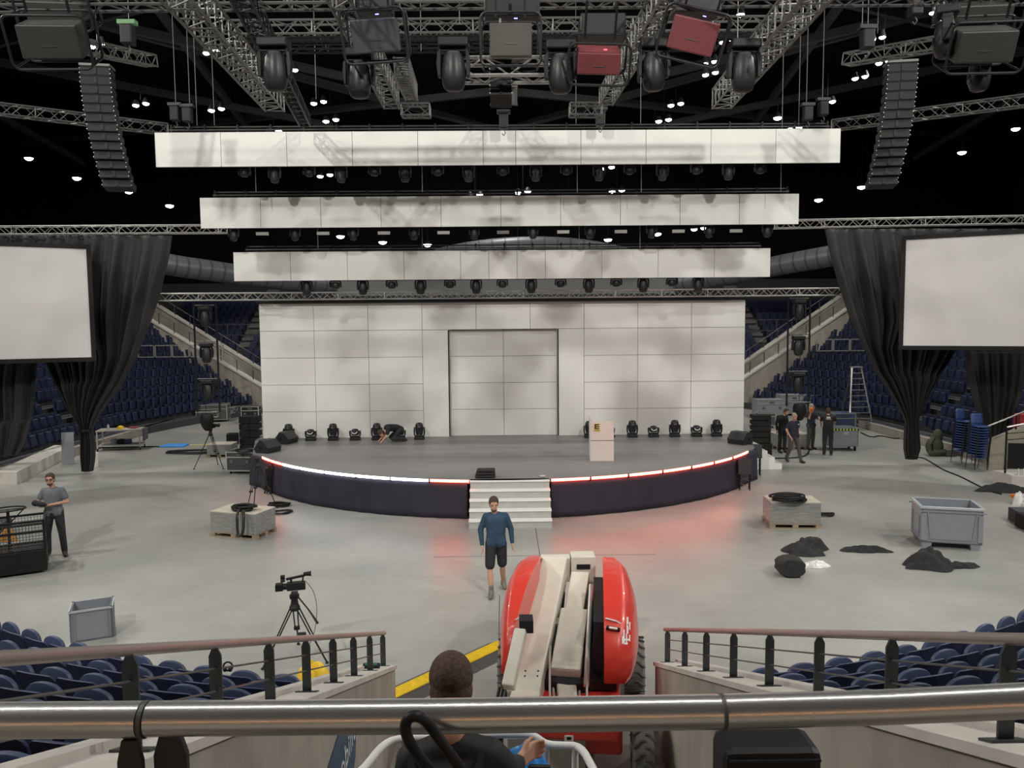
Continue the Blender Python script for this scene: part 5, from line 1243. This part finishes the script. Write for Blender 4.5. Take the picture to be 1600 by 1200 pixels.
# ------------------------------------------------------------------ people
HAIRB = pm('hair_brown', (.055, .032, .02), .8, var=.4, scale=60, bump=.6); HAIRG = pm('hair_grey', (.35, .30, .26), .8, var=.2, scale=60); EYE = pm('eye_dark', (.02, .02, .02), .3); BEARD = pm('beard', (.10, .06, .04), .9)
def hand(m, w, d, out, curl=.5, s=1.0):
    # w wrist, d direction along the hand, out: direction towards thumb side
    w = Vector(w); d = Vector(d).normalized(); o = Vector(out); o = (o-d*o.dot(d)).normalized(); n = d.cross(o)
    for k in (-1, 0, 1): m.cap(w+o*.02*k*s, w+d*.085*s+o*.024*k*s, .018*s, .016*s, 8)
    for k, L in ((0, .07), (1, .082), (2, .076), (3, .058)):
        b = w+d*.085*s+o*(.034-.0225*k)*s; m1 = b+(d*math.cos(curl*.6)+n*math.sin(curl*.6))*L*.5*s; e = m1+(d*math.cos(curl*1.6)+n*math.sin(curl*1.6))*L*.5*s
        m.cap(b, m1, .0105*s, .0095*s, 7); m.cap(m1, e, .0095*s, .008*s, 7)
    b = w+d*.025*s+o*.028*s; m1 = b+(d*.7+o*.7).normalized()*.042*s; m.cap(b, m1, .014*s, .012*s, 8); m.cap(m1, m1+(d*.92+o*.25+n*.3).normalized()*.035*s, .011*s, .009*s, 8)
def person(label, loc, rz, J, top, legs, shoe, hair, cat='person', short=False, sleeve='long', beard=None, glasses=False, bald=False, vox=.011, scale=1.05, torso=1.0, face=True, group=None, hdir=(0, -1, 0), curl=.5, jacket=False):
    """J: joints in a frame facing -Y"""
    t = thing('person', label, cat, tuple(loc), rz=rz); t.scale = (scale,)*3
    D = dict(hip=(0, 0, .95), waist=(0, .0, 1.12), chest=(0, 0.0, 1.33), neck=(0, .01, 1.49), head=(0, -.02, 1.64), shL=(-.175, .01, 1.405), shR=(.175, .01, 1.405), elL=(-.25, .03, 1.15), elR=(.25, .03, 1.15), wrL=(-.27, -.02, .90), wrR=(.27, -.02, .90),
             hL=(-.09, 0, .93), hR=(.09, 0, .93), kL=(-.11, -.02, .50), kR=(.11, -.02, .50), aL=(-.12, .02, .08), aR=(.12, .02, .08), tL=(-.13, -.16, .035), tR=(.13, -.16, .035))
    D.update(J); D = {k: Vector(v) for k, v in D.items()}
    hd = D['head']; F_ = Vector(hdir).normalized(); RT = Vector((F_.y*-1, F_.x, 0)).normalized() if abs(F_.z) < .9 else Vector((1, 0, 0)); UP = RT.cross(F_)*-1
    if UP.dot(hd-D['neck']) < 0: UP = -UP
    RT = F_.cross(UP)
    hp = lambda x, y, z: hd+RT*x+F_*y+UP*z
    mat3 = Matrix((RT, F_, UP)).transposed()
    b = MB()
    b.m = Matrix.Identity(4)
    def el(c, r, m=None, n=14):
        mm = (m or b); k = MB(); k.ell((0, 0, 0), r, n); mm._add([mat3 @ Vector(v)+Vector(c) for v in k.v], k.f)
    el(hp(0, -.01, .03), (.080, .096, .104)); el(hp(0, .02, -.045), (.062, .070, .078))
    if face:
        b.cap(hp(0, .088, .02), hp(0, .108, -.015), .010, .014, 8); b.cap(hp(-.022, .083, -.052), hp(.022, .083, -.052), .009, .009, 6); b.cap(hp(-.05, .07, .045), hp(.05, .07, .045), .012, .012, 6); el(hp(0, .065, -.09), (.025, .022, .02), n=8)
    for s in (-1, 1): el(hp(s*.078, -.01, -.005), (.012, .022, .032), n=8)
    b.cap(D['neck']-UP*.02, hd-UP*.05-F_*.01, .056, .052)
    b.cap(D['hip'], D['waist'], .10, .09); b.cap(D['waist'], D['chest'], .09, .10); b.cap(D['shL'], D['shR'], .045)
    for s in 'LR':
        b.cap(D['sh'+s], D['el'+s], .048, .038); b.cap(D['el'+s], D['wr'+s], .038, .026)
        dd = D.get('hd'+s, (D['wr'+s]-D['el'+s]).normalized()); th = D.get('th'+s, Vector((0, -1, 0)))
        hand(b, D['wr'+s]+dd*.02, dd, th, curl if s == 'L' else -curl)
        b.cap(D['h'+s], D['k'+s], .078, .052); b.cap(D['k'+s], D['k'+s].lerp(D['a'+s], .35), .05, .056); b.cap(D['k'+s].lerp(D['a'+s], .35), D['a'+s], .056, .036); b.cap(D['a'+s], D['t'+s]*.6+D['a'+s]*.4, .034, .03)
    body = b.build('body', SKIN, t, remesh=vox*.75)
    # shirt
    m = MB(); g = .018
    m.cap(D['hip']+Vector((-.05, 0, 0)), D['waist']+Vector((-.04, 0, 0)), .125*torso, .115*torso); m.cap(D['hip']+Vector((.05, 0, 0)), D['waist']+Vector((.04, 0, 0)), .125*torso, .115*torso)
    m.cap(D['waist']+Vector((-.045, 0, 0)), D['chest']+Vector((-.06, 0, 0)), .12*torso, .125); m.cap(D['waist']+Vector((.045, 0, 0)), D['chest']+Vector((.06, 0, 0)), .12*torso, .125); m.cap(D['waist'], D['chest'], .12*torso, .13); m.cap(D['chest'], D['neck']-UP*.07, .11, .06)
    m.cap(D['shL'], D['chest'], .066, .12); m.cap(D['shR'], D['chest'], .066, .12); m.cap(D['shL'], D['neck']-UP*.05, .058, .062); m.cap(D['shR'], D['neck']-UP*.05, .058, .062)
    if D['waist'].z-D['hip'].z > .12: m.box(tuple(D['hip']+Vector((0, 0, .0))), (.32*torso**.5, .21*torso**.5, .12))
    for s in 'LR':
        if sleeve == 'long': m.cap(D['sh'+s], D['el'+s], .066, .055); m.cap(D['el'+s], D['wr'+s].lerp(D['el'+s], .06), .055, .040)
        elif sleeve == 'pushed': m.cap(D['sh'+s], D['el'+s], .066, .055)
        else: m.cap(D['sh'+s], D['sh'+s].lerp(D['el'+s], .62), .068, .064)
    m.build('jacket' if jacket else 'shirt', top, t, remesh=.013)
    m = MB(); m.cap(D['hip']+Vector((-.05, 0, -.02)), D['hip']+Vector((.05, 0, -.02)), .128)
    for s in 'LR':
        if short: m.cap(D['h'+s], D['k'+s].lerp(D['h'+s], .12), .108, .092)
        else: m.cap(D['h'+s], D['k'+s], .105, .075); m.cap(D['k'+s], D['a'+s]+Vector((0, 0, .02)), .073, .062)
    m.build('shorts' if short else 'trousers', legs, t, remesh=.013)
    for s in 'LR':
        m = MB(); a, k = D['a'+s], D['t'+s]; m.cap(a+Vector((0, 0, -.02)), k, .055, .043); m.cap(a+Vector((0, 0, .04)), a+Vector((0, 0, -.02)), .05, .052)
        if short: m.cap(a, a+Vector((0, 0, .10)), .048, .046)
        m.build('shoe', shoe, t, remesh=.012)
    if hair:
        m = MB(); el(hp(0, -.022, .052), (.089, .099, .100), m, 28)
        if not bald: el(hp(0, -.045, .0), (.086, .078, .090), m, 28)
        # cut away the face side
        m2 = MB(); m2.v = []; 
        keep = []
        for v in m.v:
            q = Vector(v)-hd; f = q.dot(F_); u = q.dot(UP)
            if f > .050 and u < .080: v = tuple(Vector(v)-F_*(f-.052)*.9)
            keep.append(v)
        m.v = keep; m.build('hair', hair, t, smooth=True)
    if beard:
        m = MB(); el(hp(0, .035, -.075), (.058, .062, .042), m, 10); m.build('beard', beard, t, smooth=True)
    if face:
        for s in (-1, 1): m = MB(); el(hp(s*.030, .082, .018), (.012, .008, .007), m, 8); m.build('eye', EYE, t)
    if glasses:
        m = MB()
        for s in (-1, 1): m.path([hp(s*.033+.026*math.cos(2*PI*i/12), .098, .016+.02*math.sin(2*PI*i/12)) for i in range(12)], .004, 5, closed=True); m.tube(hp(s*.06, .09, .02), hp(s*.082, -.01, .015), .003, 5)
        m.tube(hp(-.01, .1, .02), hp(.01, .1, .02), .003, 5); m.build('glasses', BLK, t)
    return t
NAVY = pm('navy_sweater', (.022, .052, .095), .85, var=.15, scale=12); BSH = pm('black_shorts', (.014, .014, .018), .85, var=.2); BOOT = pm('work_boot', (.14, .13, .11), .8); BTR = pm('black_trousers', (.02, .021, .024), .85, var=.2); GTR = pm('grey_trousers', (.065, .062, .062), .85); GTS = pm('grey_tshirt', (.13, .145, .16), .85, var=.1); BSHOE = pm('black_shoe', (.025, .022, .02), .6); BTS = pm('black_tshirt', (.014, .014, .016), .85, var=.2); NPO = pm('navy_polo', (.016, .018, .034), .85)
q = F(771, 928)
person('man in navy sweater and black shorts standing in front of the stage steps', (q.x+.06, q.y+.05, 0), .05, dict(head=(-.035, -.05, 1.63), neck=(-.02, 0, 1.49), aL=(-.10, -.16, .08), tL=(-.12, -.33, .035), kL=(-.12, -.12, .50), kR=(.11, .02, .50), aR=(.14, .30, .10), tR=(.16, .14, .045), elL=(-.275, .02, 1.17), wrL=(-.25, -.04, .90), elR=(.27, .03, 1.17), wrR=(.29, -.02, .92), hR=(.09, 0.02, .93)), NAVY, BSH, BOOT, HAIRB, short=True, beard=BEARD, torso=1.12, hdir=(.05, -1, -.25), curl=.6, scale=1.08)
q = F(88, 868)
t = person('man in grey T-shirt and glasses standing beside the black mesh cage', (q.x, q.y, 0), .15, dict(head=(-.03, -.03, 1.64), hdir=(0, -1, 0), elL=(-.29, -.03, 1.18), wrL=(-.16, -.24, 1.16), elR=(.29, -.02, 1.16), wrR=(-.02, -.25, 1.14), hdL=(.9, -.2, .1), hdR=(-.95, -.2, .1), thL=(0, 0, 1), thR=(0, 0, 1), aL=(-.16, .03, .08), tL=(-.2, -.12, .035), aR=(.17, -.0, .08), tR=(.25, -.16, .035), kL=(-.14, -.02, .5), kR=(.15, -.03, .5)), GTS, BTR, BSHOE, HAIRB, sleeve='short', beard=BEARD, glasses=True, torso=1.08, hdir=(.12, -1, -.05), scale=1.08)
MB().box((-.02, -.105, 1.36), (.05, .01, .05), (.2, 0, 0)).build('chest_logo', WHT, t) if False else None
o = tag(MB().cap((-.12, 0, 0), (.10, -.02, -.03), .07, .05).build('folded_hat', CLOTH, loc=(q.x-.10, q.y-.32, 1.30), smooth=True), 'black folded hat held by the man in grey T-shirt', 'hat')
q = F(1240, 722)
t = person('bald man in navy polo walking in front of the right pallet load', (q.x-.02, q.y, 0), .25, dict(head=(0, -.05, 1.63), aL=(-.14, .20, .11), tL=(-.16, .06, .04), kL=(-.13, .0, .50), kR=(.13, -.12, .52), aR=(.16, -.22, .08), tR=(.18, -.40, .05), elL=(-.28, .02, 1.16), wrL=(-.24, -.16, .93), elR=(.25, .10, 1.17), wrR=(.27, .08, .92)), NPO, GTR, BSHOE, HAIRG, sleeve='short', bald=True, torso=1.15, scale=1.05, hdir=(.1, -1, -.2))
MB().box((.09, -.155, 1.36), (.05, .012, .03)).build('chest_logo', WHT, t)
q = F(1226, 709)
person('bearded man in black jacket standing behind the bald walking man', (q.x, q.y+.3, 0), .3, dict(head=(.05, -.16, 1.58), neck=(.02, -.08, 1.46), chest=(0, -.05, 1.32)), BTS, BTR, BSHOE, HAIRB, beard=BEARD, jacket=True, scale=1.04, hdir=(.2, -1, -.35))
q = F(1268, 703)
t = person('man in navy T-shirt raising one orange gloved hand', (q.x, q.y+.1, 0), .5, dict(head=(0, -.02, 1.64), elL=(-.30, -.16, 1.24), wrL=(-.34, -.26, 1.50), elR=(.16, -.26, 1.22), wrR=(-.02, -.42, 1.22), thL=(0, -1, 0)), NPO, GTR, BSHOE, HAIRG, sleeve='short', scale=1.06, hdir=(.5, -1, 0))
MB().cap((-.345, -.27, 1.52), (-.36, -.28, 1.62), .065, .075).build('glove', ORNG, t, smooth=True)
q = F(1293, 711)
t = person('man in black T-shirt seen from behind leaning over wheeled bin', (q.x, q.y, 0), PI-.35, dict(head=(0, -.14, 1.58), neck=(0, -.09, 1.46), chest=(0, -.05, 1.32), elL=(-.24, -.25, 1.2), wrL=(-.20, -.45, 1.08), elR=(.24, -.22, 1.18), wrR=(.22, -.42, 1.06), shL=(-.2, -.06, 1.41), shR=(.2, -.06, 1.41)), BTS, BTR, BSHOE, HAIRB, sleeve='short', torso=1.15, scale=1.07, face=False, hdir=(0, -1, -.5))
m = MB(); m.box((0, .098, 1.38), (.14, .012, .02)); m.box((0, .098, 1.335), (.18, .010, .012)); m.box((-.03, .098, 1.41), (.05, .012, .03), (0, .5, 0)); m.box((.03, .098, 1.41), (.05, .012, .03), (0, -.5, 0)); m.build('back_print', WHT, t)
# crouching technician on the stage
q = F(612, 689, DZ)
t = person('person in black crouching down on the stage by the white wall', (q.x+.05, q.y-.15, DZ), .35, dict(hip=(.25, .1, .38), waist=(.12, .05, .45), chest=(-.10, 0, .47), neck=(-.25, -.05, .40), head=(-.38, -.08, .30), shL=(-.15, -.18, .44), shR=(-.18, .18, .44), elL=(-.25, -.22, .22), wrL=(-.38, -.20, .08), elR=(-.2, .22, .22), wrR=(-.36, .2, .08), hL=(.25, -.05, .36), hR=(.27, .2, .36), kL=(-.02, -.16, .12), kR=(.0, .28, .12), aL=(.36, -.12, .07), aR=(.38, .24, .07), tL=(.45, -.12, .05), tR=(.47, .24, .05)), BTS, BTR, BSHOE, HAIRB, sleeve='short', face=False, hdir=(-.5, 0, -.85), scale=1.08)
# foreground man in the basket
hc = P(705, 1072, 3.08)
px_, py_ = hc.x, hc.y; s_ = 1.03; fz = hc.z-1.67*s_
WQ = P(809, 1192, 3.2)-Vector((px_, py_, fz)); WRL = (Matrix.Rotation(-(PI+.05), 3, 'Z') @ WQ)/s_
t = person('short haired man in black jacket seen from behind in the lift basket', (px_, py_, fz), PI+.05, dict(head=(0, -.02, 1.66), neck=(0, .03, 1.50), shL=(-.15, .03, 1.40), shR=(.16, .03, 1.39), chest=(0, .05, 1.28), elL=tuple(WRL*.5+Vector((-.20, 0, 1.28))*.5), wrL=tuple(WRL), thL=(0, 0, 1), elR=(.22, -.05, 1.12), wrR=(.20, -.3, 1.1)), pm('black_jacket', (.022, .022, .025), .75, var=.25, scale=9, bump=.3), BTR, BSHOE, pm('hair_dark_brown', (.075, .045, .03), .85, var=.5, scale=60, bump=.25), jacket=True, torso=1.0, scale=s_, vox=.009, face=False)
hm = [o for o in t.children if o.name.startswith('hair')][0]
t2 = thing('backpack', 'black backpack on the back of the man in lift basket', 'backpack', (px_-.02, py_-.19, fz+1.22)); m = MB(); m.ell((0, 0, 0), (.17, .10, .22), 16); m.box((0, 0, -.05), (.26, .12, .3)); m.build('bag', CLOTH, t2, remesh=.02); MB().path([(-.12, .02, .18), (-.14, .10, .25), (-.15, .2, .2)], .018, 6).build('strap', BLK, t2); MB().path([(.12, .02, .18), (.14, .10, .25), (.15, .2, .2)], .018, 6).build('strap', BLK, t2)
q = P(822, 1190, 3.42); t2 = thing('blue_jacket', 'bright blue cloth held by the man in the lift basket', 'jacket', tuple(q)); rg = random.Random(4)
def bf(u, v):
    a = u*2*PI; r = v; return (.13*r*math.cos(a)*(1.2+.25*math.sin(3*a)), .12*r*math.sin(a), .085*(1-r**2)+.02*math.sin(7*a+4*r)*r+.02*math.sin(5*r+2*a)-.12*r)
m = MB(); m.grid(bf, 48, 14); m.build('cloth', pm('blue_nylon', (.03, .22, .62), .35, var=.25, scale=15), t2, smooth=True, solid=.006, fix=False)
m = MB(); m.cap((.02, -.08, .02), (.10, -.05, .0), .014, .012); m.build('strap', BLK, t2)
# ------------------------------------------------------------------ lights
def spot(loc, tgt, power, ang=100, size=.4, col=(1, .97, .90), blend=.5):
    l = bpy.data.lights.new('house_light', 'SPOT'); l.energy = power; l.spot_size = R(ang); l.spot_blend = blend; l.shadow_soft_size = size; l.color = col
    o = bpy.data.objects.new('house_light', l); COL.objects.link(o); o.location = loc
    o.rotation_euler = (Vector(tgt)-Vector(loc)).to_track_quat('-Z', 'Y').to_euler(); return o
for x, y, pw in [(-20, 2, 1.0), (20, 2, 1.0), (-21, 14, 1.2), (21, 14, 1.2), (-20, 28, 1.0), (20, 28, 1.0), (-22, 41, .7), (22, 41, .7), (0, 56, .5), (0, 34, .5)]:
    spot((x, y, 19.3), (x*.35, y+5 if y < 30 else y+1, 0), 5000*pw, 125, .45)
for x in (-9, 9): spot((x, -5, 17), (x*.3, 26, 4), 9500, 60, .3)
w = bpy.data.worlds.new('World'); scene.world = w; w.use_nodes = True; w.node_tree.nodes['Background'].inputs[0].default_value = (.9, .92, 1, 1); w.node_tree.nodes['Background'].inputs[1].default_value = .02
scene.view_settings.view_transform = 'Standard'; scene.view_settings.look = 'None'; scene.view_settings.gamma = 1; scene.view_settings.use_curve_mapping = False; scene.view_settings.exposure = 0.0
scene.cycles.max_bounces = 6; scene.cycles.use_denoising = True
